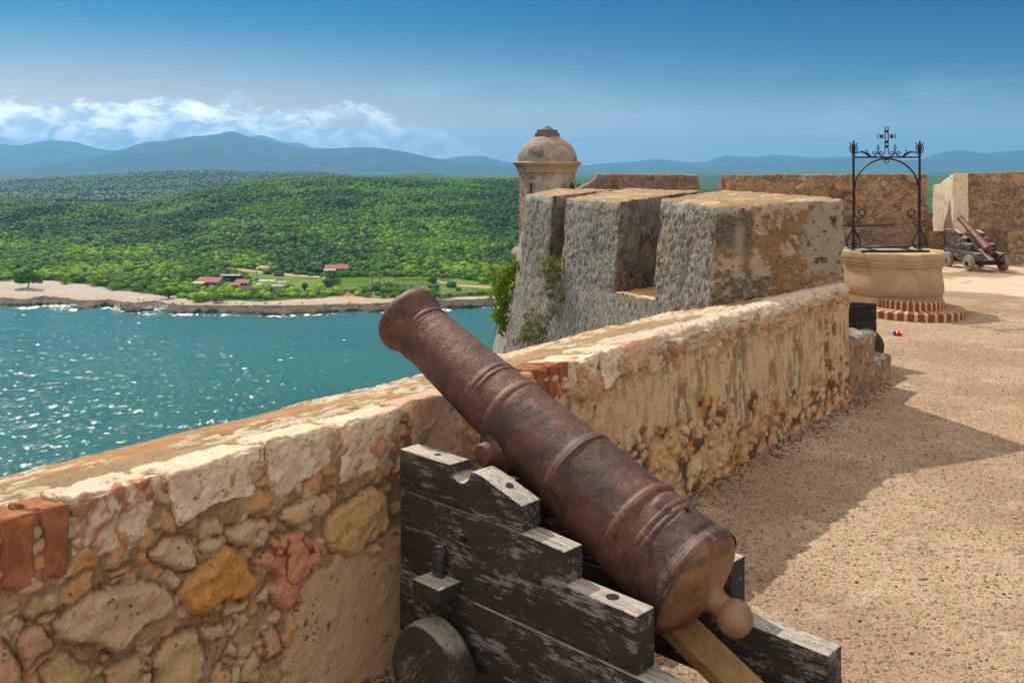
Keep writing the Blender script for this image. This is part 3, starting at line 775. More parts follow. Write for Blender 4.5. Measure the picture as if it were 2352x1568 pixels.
coping('coping_stone', 604, 768, 1062, 1124, M['coping'], depth=.24, seed=3, top=.04)
coping('coping_stone', 783, 925, 1000, 1092, M['coping'], depth=.24, seed=4, top=.03, amp=.02)
coping('coping_stone', 938, 1068, 960, 1078, M['coping_pink'], depth=.24, seed=5, top=.03, amp=.008)
coping('coping_stone', 1300, 1372, 862, 915, M['coping'], depth=.32, seed=6, top=.02)
coping('coping_stone', 1374, 1436, 840, 880, M['coping'], depth=.30, seed=16, top=.03, amp=.035)
coping('coping_stone', 1438, 1516, 795, 868, M['coping_pink'], depth=.20, seed=7, top=.03, amp=.010, rad=.03)
for X0, X1, Yb, sd in ((1, 74, 1352, 1), (90, 152, 1326, 2), (1228, 1251, 905, 3), (1252, 1274, 914, 4), (1275, 1298, 915, 5)):
    coping('brick', X0, X1, Yb-60, Yb, M['brick'], depth=.24 if X0 < 500 else .30, seed=20+sd, rad=.012, amp=.007, prot=.030, top=.028, res=(14, 18, 18), taper=.02, freq=14)

# ------------------------------------------------------------------ bastion
P1 = (1.93, 9.0); AF = (1.522, 9.79); P2 = (3.38, 9.72); P3 = (2.65, 11.9)
BN = (1.182, 10.44); BF = (.646, 11.47); BNi = (2.42, 12.25); BFi = (1.55, 12.95)
CN = (.502, 11.75); CF = (.163, 12.4); CNi = (1.42, 13.1); CFi = (.64, 13.5)
EN = np.array([-.887, -.461])
def off(z): return float(np.interp(z, [-60, -9, -2, -.6, 0, .58, 1.37, 1.8, 3], [9, 2.4, .80, .41, .285, .145, .012, 0, 0]))
bast = tag(empty('bastion_wall', (2.4, 11, 0)), 'battered grey bastion wall with three thick merlons rising beyond the near parapet', 'bastion')
def merlon(e0, i0, i1, e1, z1, mats, fm, seed, res, zb=.9, **kw):
    o = off(zb); q = lambda p: (p[0]+EN[0]*o, p[1]+EN[1]*o)
    a, b, c, d = q(e0), i0, i1, q(e1)
    C = [(*a, zb), (*b, zb), (*d, zb), (*c, zb), (*e0, z1[0]), (*i0, z1[1]), (*e1, z1[3]), (*i1, z1[2])]
    s = stone_obj('merlon', C, mats, fm, None, n=res, seed=seed, **kw)
    return keep(s, bast)
# face ids: -x exterior, +x interior, -y near cheek, +y far cheek
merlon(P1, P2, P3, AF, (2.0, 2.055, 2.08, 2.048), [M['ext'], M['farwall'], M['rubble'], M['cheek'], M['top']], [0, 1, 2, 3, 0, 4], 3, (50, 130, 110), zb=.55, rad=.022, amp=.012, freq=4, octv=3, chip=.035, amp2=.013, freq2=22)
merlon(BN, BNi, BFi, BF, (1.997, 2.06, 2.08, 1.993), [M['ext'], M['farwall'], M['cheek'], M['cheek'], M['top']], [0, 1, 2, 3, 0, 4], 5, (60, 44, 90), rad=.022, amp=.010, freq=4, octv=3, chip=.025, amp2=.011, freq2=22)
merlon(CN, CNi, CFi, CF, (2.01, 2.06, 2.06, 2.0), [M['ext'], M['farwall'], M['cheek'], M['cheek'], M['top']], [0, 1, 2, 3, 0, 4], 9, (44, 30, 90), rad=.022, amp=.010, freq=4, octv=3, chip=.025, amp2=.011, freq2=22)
# the end face of the nearest merlon: stained render, brown mortar with pale stones, pitted grey rock
mo = [o for o in bpy.data.objects if o.name == 'merlon'][0]; me = mo.data
co = np.empty(len(me.vertices)*3); me.vertices.foreach_get('co', co); co = co.reshape(-1, 3)
ud = np.array(P2)-np.array(P1); uL = np.linalg.norm(ud); uu = ((co[:, :2]-np.array(P1))@ud)/uL/uL; zz = co[:, 2]
def cn(k, o, octv=4): return fbm(co*k+o, octv)
q1, q2, q3, q4 = cn(3, 1), cn(9, 5), cn(26, 9, 3), cn(np.array([4, 4, 1.2]), 3)
C3 = np.array
base = C3([.36, .21, .085])*(1-smooth(q2, -.1, .3)[:, None])+C3([.26, .155, .075])*smooth(q2, -.1, .3)[:, None]
pale = smooth(q1*.5+q2+.5*q3, .10, .16)[:, None]
colm = base*(1-pale)+(C3([.56, .46, .34])*(1+.2*q3[:, None]))*pale
gz = smooth(uu+q1*.25+q2*.08, .60, .68)*smooth(zz+q2*.1, 1.25, 1.35)+smooth(uu+q1*.2, .70, .78)*smooth(zz+q2*.08, 1.24, 1.18)
gz = np.clip(gz, 0, 1)[:, None]; pit = smooth(np.abs(q3)+.3*np.abs(q2), .10, .02)[:, None]*0+smooth(vnoise(co*22)+.4*q3, .42, .5)[:, None]*smooth(q1, -.3, 0)[:, None]
g_ = C3([.46, .39, .29])*(1-pit)+C3([.07, .055, .045])*pit
colm = colm*(1-gz)+g_*gz
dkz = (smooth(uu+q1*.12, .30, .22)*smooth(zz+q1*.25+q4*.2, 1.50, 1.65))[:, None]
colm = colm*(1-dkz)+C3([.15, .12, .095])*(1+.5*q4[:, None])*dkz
lt = (smooth(np.abs(uu-.16+q1*.02), .05, .015)*smooth(zz, 1.9, 1.75)*smooth(zz, 1.2, 1.5))[:, None]*.7
colm = colm*(1-lt)+C3([.50, .41, .30])*lt
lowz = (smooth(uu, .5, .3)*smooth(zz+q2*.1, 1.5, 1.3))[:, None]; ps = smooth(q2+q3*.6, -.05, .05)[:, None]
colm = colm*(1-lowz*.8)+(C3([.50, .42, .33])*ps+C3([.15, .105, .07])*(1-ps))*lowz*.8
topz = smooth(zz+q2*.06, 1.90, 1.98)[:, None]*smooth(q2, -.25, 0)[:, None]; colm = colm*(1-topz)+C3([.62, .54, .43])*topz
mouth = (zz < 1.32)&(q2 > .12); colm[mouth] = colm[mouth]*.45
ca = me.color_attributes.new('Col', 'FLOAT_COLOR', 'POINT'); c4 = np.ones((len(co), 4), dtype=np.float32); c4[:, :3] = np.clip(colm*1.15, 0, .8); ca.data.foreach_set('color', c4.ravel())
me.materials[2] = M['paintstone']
for (u0, zb, L_, sd) in ((.70, 1.955, .26, 1), (.86, 1.945, .20, 2)):
    p = np.array(P1)+ud*u0; e_ = ud/uL; n_ = np.array([e_[1], -e_[0]])
    f = lambda a, b, z: (p[0]+e_[0]*a+n_[0]*b, p[1]+e_[1]*a+n_[1]*b, z)
    b_ = stone_obj('brick', [f(0, -.2, zb), f(L_, -.2, zb), f(0, .006, zb), f(L_, .004, zb), f(0, -.2, zb+.055), f(L_, -.2, zb+.055), f(0, .004, zb+.045), f(L_, .0, zb+.04)], [M['brick']], None, None, n=(12, 10, 5), rad=.008, amp=.008, freq=12)
    keep(b_, bast)
# inner lining below the merlons, down to the terrace
for (p, q, z) in ((P2, P3, .6), (P3, BNi, .88), (BNi, BFi, .95), (BFi, CNi, 1.15), (CNi, CFi, .95)):
    o = stone_obj('inner_wall', quadbox((p[0]-.5, p[1]-.25), p, q, (q[0]-.5, q[1]-.25), -.3, z), [M['farwall']], None, None, n=(6, 10, 8), rad=.02, amp=.015)
    keep(o, bast)
# embrasure floors
def sill(e0, i0, i1, e1, ze, zi, seed):
    o = off(ze)
    e0 = (e0[0]+EN[0]*o, e0[1]+EN[1]*o); e1 = (e1[0]+EN[0]*o, e1[1]+EN[1]*o)
    s = stone_obj('embrasure_sill', quadbox(e0, i0, i1, e1, .3, [ze, zi, zi, ze]), [M['sill'], M['ext']], [1, 0, 0, 0, 0, 0], None, n=(24, 20, 10), rad=.04, amp=.03, freq=5, seed=seed, chip=.09)
    keep(s, bast)
sill(AF, P3, BNi, BN, 1.02, .92, 2); sill(BF, BFi, CNi, CN, 1.20, 1.15, 4)
# battered scarp: one skin round the corner and away to the sentry box
line = [(1.955, 8.95), P1, CF, (.30, 16.5), (.32, 21.4), (.32, 22.6), (5.0, 26.8), (14, 27.6), (30, 28)]
def seg_samples(line, st):
    out = []
    for i in range(len(line)-1):
        p, q = np.array(line[i]), np.array(line[i+1]); L = np.linalg.norm(q-p); s = st if i < 2 else st*6
        k = max(2, int(L/s)); d = (q-p)/L; nn = np.array([-d[1], d[0]])
        for j in range(k): out.append((p+(q-p)*j/k, nn))
    out.append((np.array(line[-1]), nn)); return out
sm = seg_samples(line, .045)
pts = np.array([p for p, _ in sm]); nn = np.array([n for _, n in sm])
for _ in range(3): nn[1:-1] = (nn[:-2]+nn[1:-1]*2+nn[2:])/4
nn /= np.linalg.norm(nn, axis=1, keepdims=True)
zs = np.concatenate([np.linspace(1.0, -1.6, 60), np.linspace(-1.8, -58, 40)])
V = []
for p, n_ in zip(pts, nn):
    for z in zs:
        o = off(z)+.012
        V.append((p[0]+n_[0]*o, p[1]+n_[1]*o, z))
V = np.array(V); V += vec_noise(V*np.array([20, 20, 8]), 3)*.014+vec_noise(V*1.1+3, 2)*.015
keep(mesh_obj('scarp', V, grid_faces(len(pts), len(zs), flip=True), M['ext'], None, True), bast)
# parapet of the far face, between the merlons and the sentry box
keep(stone_obj('flank_parapet', quadbox((.2, 13.2), (2.3, 13.6), (2.2, 20.9), (.35, 20.9), -.3, [1.5, 1.55, 1.6, 1.5]), [M['farwall'], M['top']], [0, 0, 0, 0, 0, 1], None, n=(10, 30, 10), rad=.05, amp=.03), bast)
# steps at the foot of the corner
def step_block(a0, a1, zt, dep, seed, name='stone_step'):
    s = stone_obj(name, [wp(a0, -dep, -.1), wp(a1, -dep, -.1), wp(a0, .015, -.1), wp(a1, .015, -.1), wp(a0, -dep, zt+.02), wp(a1, -dep, zt+.02), wp(a0, .0, zt), wp(a1, .0, zt)],
                  [M['rubble'], M['cheek']], [0, 0, 0, 0, 0, 1], None, n=(18, 18, 18), rad=.05, amp=.04, freq=6, seed=seed, chip=.05)
    keep(s, bast)
step_block(8.1, 9.28, .57, .62, 5); step_block(9.2, 9.80, .245, .55, 8)

# ------------------------------------------------------------------ sentry box
sx, sy = .81, 22.0
sen = tag(empty('sentry_box', (sx, sy, 0)), 'round domed stone sentry box with moulded cornice and small pinnacle at the bastion corner', 'sentry box')
OCT = math.pi/8*0
def octa(mb, prof, k=8, m=0, rot=0): return mb.lathe(prof, k, 'z', (0, 0, 0), m, rot)
b = MB(); octa(b, [(-.3, .50), (.1, .60), (.30, .66), (.5, .66), (.52, .652), (1.2, .65), (2.24, .65)], 8)
o = b.build('body', [M['sentry'], M['sentry_old'], M['dark']], sen, bevel=.015)
for f in o.data.polygons:                        # the seaward facet has lost its plaster
    if f.normal.x < -.85: f.material_index = 1
b = MB(); octa(b, [(2.20, .60), (2.205, .675), (2.24, .68), (2.27, .69), (2.33, .715), (2.38, .76), (2.395, .79), (2.44, .80), (2.455, .77), (2.475, .66)], 8)
o = b.build('cornice', [M['sentry_corn'], M['sentry_old']], sen, bevel=.006)
for f in o.data.polygons:
    if f.normal.x < -.6 and abs(f.normal.y) < .6 and f.center.x < -.55: f.material_index = 1
b = MB(); pr = [(2.46+.60*math.sin(t), .69*math.cos(t)) for t in np.linspace(0, math.pi/2-.08, 18)]; b.lathe(pr, 48)
b.build('dome', M['sentry'], sen, smooth_=True)
b = MB()
for (z0, z1, w) in ((3.02, 3.10, .275), (3.10, 3.125, .25), (3.125, 3.19, .225)):
    b.box((0, 0, (z0+z1)/2), (w*1.5, w*1.5, z1-z0), math.radians(47))
b.lathe([(3.188, .16), (3.20, .145), (3.285, .012)], 4, rot=math.radians(2))
b.build('pinnacle', M['finial'], sen, bevel=.006)
b = MB(); n_ = 40
tor = [(.37+.13*math.sin(t), .70+.13*math.cos(t)) for t in np.linspace(-math.pi/2, math.pi/2, 12)]
b.lathe([(.0, .35), (.15, .5)]+tor+[(.52, .62)], n_)
b.build('base_moulding', M['ext'], sen, smooth_=True)
b = MB(); ph = math.radians(-22.5); r_ = .65*math.cos(math.radians(22.5))
def on_facet(ang, tx, z): return (math.cos(ang)*(r_+.004)-math.sin(ang)*tx, math.sin(ang)*(r_+.004)+math.cos(ang)*tx, z)
def facet_plate(ang, poly, name, mat, thick=.012):
    c = MB(); A = [on_facet(ang, x, z) for x, z in poly]; B_ = [(p[0]-math.cos(ang)*.3, p[1]-math.sin(ang)*.3, p[2]) for p in A]
    n = len(A); c.add(A+B_, [tuple(range(n)), tuple(range(2*n-1, n-1, -1))]+[(i, i+n, (i+1) % n+n, (i+1) % n) for i in range(n)])
    return c.build(name, mat, sen)
arch = [(-.2, .2), (.2, .2), (.2, 1.78)]+[(.2*math.cos(t), 1.78+.2*math.sin(t)) for t in np.linspace(.2, math.pi-.2, 8)]+[(-.2, 1.78)]
facet_plate(math.radians(-22.5), arch, 'doorway', M['dark'])
facet_plate(math.radians(-112.5), [(-.19, 1.70), (-.135, 1.70), (-.135, 1.96), (-.19, 1.96)], 'loophole', M['dark'])

# ------------------------------------------------------------------ far parapets
def wall_thing(name, label, cat, loc): return tag(empty(name, loc), label, cat)
w1 = wall_thing('far_parapet', 'short weathered parapet stretch beyond the merlons just right of the sentry box', 'parapet', (3.5, 24.6, 0))
keep(stone_obj('wall', quadbox((2.15, 24.3), (4.78, 24.4), (4.9, 26.6), (2.2, 26.5), -.3, [2.15, 2.13, 2.0, 2.0]), [M['fardark'], M['top']], [0, 0, 0, 0, 0, 1], None, n=(60, 12, 40), rad=.05, amp=.035, freq=3), w1)
keep(stone_obj('ramped_end', [(1.2, 24.35, -.3), (2.3, 24.35, -.3), (1.2, 26, -.3), (2.3, 26, -.3), (1.2, 24.35, 1.50), (2.3, 24.35, 2.12), (1.2, 26, 1.5), (2.3, 26, 2.0)], [M['fardark']], None, None, n=(20, 8, 20), rad=.04, amp=.03), w1)
w2 = wall_thing('far_parapet', 'long tan rubble parapet closing the terrace behind the well, a low ledge at its foot', 'parapet', (8, 24.8, 0))
keep(stone_obj('wall', quadbox((5.38, 24.5), (10.72, 24.7), (10.5, 27.0), (5.72, 26.9), -.3, [2.13, 2.15, 1.9, 1.75]), [M['farwall'], M['fardark'], M['top']], [1, 0, 0, 0, 0, 2], None, n=(90, 16, 44), rad=.05, amp=.035, freq=3), w2)
keep(stone_obj('ledge', quadbox((8.0, 23.85), (9.95, 23.9), (9.95, 24.75), (8.0, 24.7), -.1, [.76, .76, .82, .82]), [M['fardark']], None, None, n=(30, 8, 12), rad=.05, amp=.03), w2)
keep(stone_obj('brick_course', quadbox((8.1, 24.42), (9.8, 24.47), (9.8, 24.66), (8.1, 24.6), .78, .86), [M['brickdark']], None, None, n=(20, 4, 3), rad=.02, amp=.01), w2)
keep(stone_obj('embrasure_sill', quadbox((10.6, 24.35), (11.0, 24.35), (12.0, 26.8), (11.0, 26.8), -.2, [.70, .70, .5, .5]), [M['farwall']], None, None, n=(8, 8, 8), rad=.02, amp=.02), w2)
keep(stone_obj('embrasure_sill', quadbox((4.7, 24.6), (5.5, 24.6), (5.9, 26.8), (4.7, 26.8), -.2, [.9, .9, .8, .8]), [M['farwall']], None, None, n=(8, 8, 8), rad=.02, amp=.02), w2)
w3 = wall_thing('far_parapet', 'tall parapet corner with a slanting side coloured pale as if sunlit behind the small second cannon', 'parapet', (13, 24.5, 0))
keep(stone_obj('wall', [(10.93, 23.7, -.3), (19, 23.3, -.3), (11.6, 26.4, -.3), (19, 26.4, -.3), (10.93, 23.7, 2.19), (19, 23.3, 2.24), (11.6, 26.4, 1.78), (19, 26.4, 1.9)],
     [M['farwhite'], M['farwall'], M['top']], [0, 1, 1, 1, 1, 2], None, n=(90, 24, 44), rad=.04, amp=.045, freq=2.6, chip=.06), w3)
keep(stone_obj('quoin', [(10.905, 23.66, -.1), (11.28, 23.65, -.1), (10.98, 23.95, -.1), (11.28, 23.95, -.1), (10.905, 23.66, 2.17), (11.28, 23.65, 2.18), (10.98, 23.95, 2.1), (11.28, 23.95, 2.1)], [M['farwhite'], M['coping']], [0, 0, 1, 0, 0, 0], None, n=(8, 6, 30), rad=.03, amp=.02), w3)
keep(stone_obj('ledge', quadbox((11.85, 22.9), (19, 22.5), (19, 23.4), (11.85, 23.8), -.1, [.80, .80, .84, .84]), [M['fardark'], M['rubble']], [1, 0, 1, 0, 0, 0], None, n=(60, 8, 14), rad=.05, amp=.035), w3)
# parapet that closes the terrace on the right, out of the picture
w4 = wall_thing('side_parapet', 'plain rubble parapet on the far right side of the terrace', 'parapet', (19, 12, 0))
keep(stone_obj('wall', quadbox((18.9, -6), (20.8, -6), (20.8, 26), (18.9, 23.4), -.3, 1.3), [M['farwall'], M['top']], [0, 0, 0, 0, 0, 1], None, n=(6, 40, 8), rad=.05, amp=.04), w4)

# ------------------------------------------------------------------ terrace
pl = [wp(-9, -.3, 0), wp(8.3, -.3, 0), (3.0, 12.2, 0), (1.3, 13.8, 0), (1.2, 21.5, 0), (1.3, 24.6, 0), (20, 27, 0), (20, -8, 0), (2, -8, 0)]
mesh_obj('terrace', pl, [tuple(range(len(pl)))[::-1]], M['deck']); tag(bpy.data.objects['terrace'], kind='structure')
# the rock and masonry under the terrace
pl = [wp(-9, -1.4, 0), wp(7, -1.3, 0), (.9, 12.6, 0), (.9, 22, 0), (5, 26.4, 0), (14, 27.2, 0), (28, 27, 0), (30, -8, 0), (2, -14, 0)]
c0 = np.array(pl)[:, :2]; cen = c0.mean(0)
V = []; zs2 = [-.35, -1, -4, -12, -24, -36, -48, -58.5]
dense = []
for i in range(len(c0)):
    for j in range(10): dense.append(c0[i]+(c0[(i+1) % len(c0)]-c0[i])*j/10)
dense = np.array(dense)
for z in zs2:
    o = np.interp(-z, [0, 2, 12, 60], [-.15, -.1, .6, 9])
    d = dense-cen; d /= np.linalg.norm(d, axis=1, keepdims=True)
    q = np.concatenate([dense+d*o, np.full((len(dense), 1), z)], 1)
    V.append(q)
V = np.array(V); V[3:] += vec_noise(V[3:]*.25, 4)*np.array([2.0, 2.0, .3])
n_ = len(dense); F = []
for i in range(len(zs2)-1):
    for j in range(n_): F.append((i*n_+j, (i+1)*n_+j, (i+1)*n_+(j+1) % n_, i*n_+(j+1) % n_))
F.append(tuple(range(n_)))
tag(mesh_obj('cliff', V.reshape(-1, 3), F, M['cliff'], None, True), kind='structure')
# ------------------------------------------------------------------ gun carriages
def cheek(parent, v0, v1, wood, steps=4, name='cheek'):
    b = MB(); g = .002
    arc = [(.411+.064*math.cos(t), 1.082+.064*math.sin(t)) for t in np.linspace(math.pi, 2*math.pi, 9)]
    b.prism([(0, .897), (0, 1.082), (.347, 1.082)]+arc[1:-1]+[(.475, 1.078), (.50, 1.085), (.56, 1.075), (.78, 1.008), (.78, .897)][0:], v0, v1)
    if steps >= 4:
        b.prism([(0, .527), (0, .894), (.80, .894), (1.009, .884), (1.012, .752), (1.36, .747), (1.36, .527)], v0+.003, v1-.003)
        b.prism([(0, .24), (0, .524), (1.40, .524), (1.785, .516), (1.785, .30), (1.62, .24)], v0, v1)
    else:
        b.prism([(0, .50), (0, .894), (.80, .894), (1.009, .884), (1.012, .752), (1.40, .72), (1.40, .50)], v0+.003, v1-.003)
        b.prism([(0, .24), (0, .497), (1.40, .497), (1.40, .30), (1.2, .24)], v0, v1)
    return b.build(name, wood, parent, bevel=.009, seg=2, auto=.6)
def wheel(parent, t, v, z, r, w, wood, hubmat):
    """solid timber truck wheel; a cracked disc with a worn tread and a hub"""
    b = MB(); s = -1 if v < .38 else 1
    prof = [(-w/2, .04), (-w/2-.004, r*.5), (-w/2, r*.93), (-w/2+.012, r*.985), (-w/4, r), (w/4, r), (w/2-.012, r*.985), (w/2, r*.93), (w/2+.004, r*.5), (w/2, .04)]
    b.lathe(prof, 36, 'y')
    o = b.build('wheel', wood, parent, smooth_=True)
    me = o.data; co = np.empty(len(me.vertices)*3); me.vertices.foreach_get('co', co); co = co.reshape(-1, 3)
    n = vec_noise(co*9+t*5, 3)*.012; ang = np.arctan2(co[:, 2], co[:, 0]); rad = 1-.02*(np.abs(np.sin(ang*1.5+t)) < .05)
    co = co*np.stack([rad, np.ones_like(rad), rad], 1)+n; me.vertices.foreach_set('co', co.ravel())
    o.location = (t, v, z); o.rotation_euler = (0, t*2.1, 0)
    if hubmat is M['wood']: return o
    h = MB(); h.lathe([(s*(w/2-.01), .055), (s*(w/2+.05), .052), (s*(w/2+.055), .02)], 14, 'y'); h.build('hub', hubmat, o, smooth_=True)
    k = MB(); k.box((0, s*(w/2+.035), .0), (.02, .022, .15)); k.build('linchpin', M['iron'], o, bevel=.004)
    return o
def carriage(loc, ang, label, wood, wheelmat, sc=1.0, full=True, steps=4, group=None):
    t = tag(empty('gun_carriage', loc, (0, 0, ang), sc=sc), label, 'gun carriage', group)
    cheek(t, 0, .12, wood, steps); cheek(t, .65, .77, wood, steps)
    wt = wheelmat
    r = .22; xs = (.37, 1.50) if steps >= 4 else (.37, 1.17)
    for x in xs:
        for v in (-.11, .88): wheel(t, x, v, r, r, .125, wt, wood if full else M['wood_black'])
        b = MB(); b.box((x, .385, .235), (.15, 1.03, .14)); b.build('axle_tree', wood, t, bevel=.012)
    b = MB(); b.box((.10, .385, .62), (.12, .526, .42)); b.build('transom', wood, t, bevel=.01)
    if full:
        # tenon with its upright wedge, on the left cheek
        b = MB(); b.box((.335, -.065, .565), (.175, .135, .06)); o = b.build('tenon', wood, t, bevel=.008)
        b = MB(); b.prism([(-.03, -.02), (.03, -.02), (.026, .10), (.012, .125), (-.02, .118), (-.03, .09)], -.014, .014); w_ = b.build('wedge', wood, o, bevel=.005); w_.location = (.315, -.035, .605)
        for (x, v, z, r_, mt) in ((.20, .06, 1.0805, .016, M['iron']), (.655, .06, 1.049, .017, M['iron']), (1.20, .063, .7485, .026, M['hole'])):
            b = MB(); b.lathe([(-.02, r_), (.003, r_), (.004, r_*.5)], 14); h = b.build('bolt', mt, t); h.location = (x, v, z)
            if x == .655: h.rotation_euler = (0, .3, 0)
        b = MB(); b.lathe([(-.01, .014), (.01, .014)], 10, 'y'); h = b.build('bolt', M['hole'], t); h.location = (.44, .0, .78)
    # stool bed: the oiled plank under the breech
    if steps < 4: return t
    b = MB(); b.prism([(.85, .50), (1.25, .60), (1.80, .335), (1.80, .275), (1.25, .54), (.85, .44)], .30, .47)
    b.build('stool_bed', M['plank'] if full else wood, t, bevel=.006)
    return t
U = Vector((.719, -.695, 0)); Vv = Vector((.695, .719, 0)); F0 = Vector((-.523, 4.445, 0))
ANG = math.atan2(-.695, .719)
def barrel(loc, rot, label, prof, mats, sc=1.0, hi=True, rings=(), vent=True, group=None):
    """muzzle face at the origin, breech along +x"""
    t = tag(empty('cannon', loc, rot, sc=sc), label, 'cannon', group)
    k = 96 if hi else 28
    # resample the profile finely and carve the rings as soft swellings
    xs = np.array([p[0] for p in prof]); rs = np.array([p[1] for p in prof])
    X = np.unique(np.concatenate([np.linspace(0, xs[-1], 260 if hi else 60)]+[np.linspace(c-w*1.6, c+w*1.6, 14) for c, w, h in rings]))
    Rr = np.interp(X, xs, rs)
    for _ in range(2): Rr[1:-1] = (Rr[:-2]+2*Rr[1:-1]+Rr[2:])/4
    for c, w, h in rings: Rr = Rr+h*np.exp(-((X-c)/w)**4)
    A = np.linspace(0, 2*math.pi, k, endpoint=False)
    XX, AA = np.meshgrid(X, A, indexing='ij'); RR = np.repeat(Rr[:, None], k, 1)
    if vent:
        # raised vent field: a shield-shaped boss on top between the last two rings
        d = np.abs((AA-math.pi/2+math.pi) % (2*math.pi)-math.pi)
        x0, x1 = vent
        wid = np.interp(XX, [x0-.05, x0, x0+.03, x1-.1, x1], [.0, .0, .42, .30, .34])
        m = smooth(wid-d, -.02, .10)*smooth(XX, x0, x0+.025)*(1-smooth(XX, x1, x1+.03))
        RR = RR+m*.013
    Pp = np.stack([XX, RR*np.cos(AA), RR*np.sin(AA)], -1)
    nz = fbm(Pp*7, 4)*.0035+fbm(Pp*26+3, 3)*.0022
    RR = RR+nz*(1 if hi else .5)
    V = np.stack([XX, RR*np.cos(AA), RR*np.sin(AA)], -1).reshape(-1, 3)
    n = len(X); F = [(i*k+j, i*k+(j+1) % k, (i+1)*k+(j+1) % k, (i+1)*k+j) for i in range(n-1) for j in range(k)]
    o = mesh_obj('barrel', V, np.array(F)[:, ::-1], [mats[0]], t, True)
    # muzzle ring and bore
    b = MB(); r0 = Rr[0]
    pr = [(.02, r0*.98), (-.006, r0*.93), (-.008, r0*.60), (.0, r0*.48), (.02, r0*.45)]
    b.lathe(pr, 48 if hi else 20, 'x'); b.build('muzzle_face', mats[0], o, smooth_=True)
    b = MB(); b.lathe([(-.0095, r0*.47), (-.009, r0*.2)], 32, 'x'); b.build('bore', M['hole'], o)
    # breech: base ring, cascabel dome, neck and knob
    xe, re = xs[-1], rs[-1]
    br = [(0, re), (.018, re*1.0), (.03, re*.955), (.045, re*.93), (.075, re*.80), (.10, re*.60), (.115, re*.42), (.135, re*.29), (.155, re*.225), (.19, re*.195), (.24, re*.205)]
    bx = np.linspace(0, .24*.68, 40 if hi else 14); bs = np.interp(bx, [p[0]*.68 for p in br], [p[1] for p in br])
    b = MB(); b.lathe([(xe+x-.002, r_) for x, r_ in zip(bx, bs)], k, 'x'); b.build('breech', mats[1], t, smooth_=True)
    b = MB(); kn = re*.30; kx = xe+.135+kn*.95
    b.lathe([(kx+kn*math.sin(a), max(.002, kn*math.cos(a))) for a in np.linspace(-1.2, math.pi/2, 16)], 32 if hi else 16, 'x')
    b.build('cascabel_knob', mats[2], t, smooth_=True)
    return t, o
prof1 = [(0, .166), (.015, .178), (.04, .181), (.075, .170), (.115, .153), (.15, .146), (.20, .147), (.52, .160), (.84, .171), (.90, .179), (1.25, .192), (1.32, .200), (1.64, .212), (1.70, .213), (1.90, .222), (1.93, .228), (1.955, .234), (1.968, .234)]
rings1 = [(.172, .012, .007), (.200, .006, .003), (.69, .012, .003), (.725, .008, .004), (.862, .018, .0075), (1.30, .019, .0085), (1.665, .020, .0095), (1.77, .010, .0035), (1.80, .010, .0035), (1.955, .02, .003)]
MZ = F0+U*(-.4217)+Vv*.385+Vector((0, 0, 1.604))
gun, gb = barrel(MZ, (0, math.radians(25.5), ANG), 'large rusted iron cannon barrel raised over the parapet in the foreground', prof1, [M['rust'], M['rust_breech'], M['rust_pale']], rings=rings1, vent=(1.69, 1.90))
for s in (-1, 1):
    b = MB(); b.lathe([(0, .13), (.140, .115), (.165, .085), (.19, .062), (.21, .055), (.228, .053), (.237, .046), (.239, .01)], 28, 'y')
    b.v[-1][:, 1] *= s
    tr = b.build('trunnion', M['rust'], gun, smooth_=True); tr.location = (.955, 0, -.105)
b = MB(); b.lathe([(-.02, .011), (.006, .011)], 12); vh = b.build('vent_hole', M['hole'], gun); vh.location = (1.82, 0, .2325)
c1 = carriage(F0, ANG, 'weathered black and grey stepped timber carriage under the large foreground cannon', M['wood'], M['wood_v'])
# carriage hidden in part by the corner of the bastion
c3 = carriage(Vector((4.40-.97*1.40, 11.55-.24*1.40, .0)), math.atan2(.24, .97), 'black painted gun carriage showing only its tail behind the end of the near parapet', M['wood_black'], M['wood_v'], full=False, steps=3)
prof2 = [(0, .150), (.02, .158), (.06, .150), (.12, .132), (.5, .142), (.9, .160), (1.3, .182), (1.7, .205), (1.9, .225), (1.95, .228)]
rings2 = [(.9, .02, .016), (1.30, .02, .016), (1.68, .02, .014), (.17, .01, .006)]
if 0: g3, _ = barrel(Vector((4.40-.97*1.95-.24*.385, 11.55-.24*1.95+.97*.385, 1.28)), (0, math.radians(9), math.atan2(.24, .97)), 'dark cannon barrel pointing out through the embrasure behind the near merlon', prof2, [M['rust']]*3, hi=False, rings=rings2, vent=None)
# the second complete gun, in front of the far right wall
a2 = math.radians(-86); s2 = .80
d2 = Vector((math.cos(a2), math.sin(a2), 0)); e2 = Vector((-math.sin(a2), math.cos(a2), 0))
f2 = Vector((10.27, 22.72, 0))
c2 = carriage(f2, a2, 'small dark stepped gun carriage with pale worn wheels by the far right wall', M['wood'], M['wood_pale'], sc=s2, full=False)
g2, _ = barrel(f2+d2*.12*s2+e2*.385*s2+Vector((0, 0, 1.13)), (0, math.radians(28), a2), 'slim orange rusted cannon barrel tilted steeply on the small far carriage', prof2, [M['rust_far']]*3, sc=.5, hi=False, rings=rings2, vent=None)
g2.scale = (.70, .48, .48)
for s in (-1, 1):
    b = MB(); b.lathe([(0, .07), (.16, .07), (.42, .065), (.425, .01)], 16, 'y'); b.v[-1][:, 1] *= s
    tr = b.build('trunnion', M['rust_far'], g2, smooth_=True); tr.location = (.95, 0, -.06)

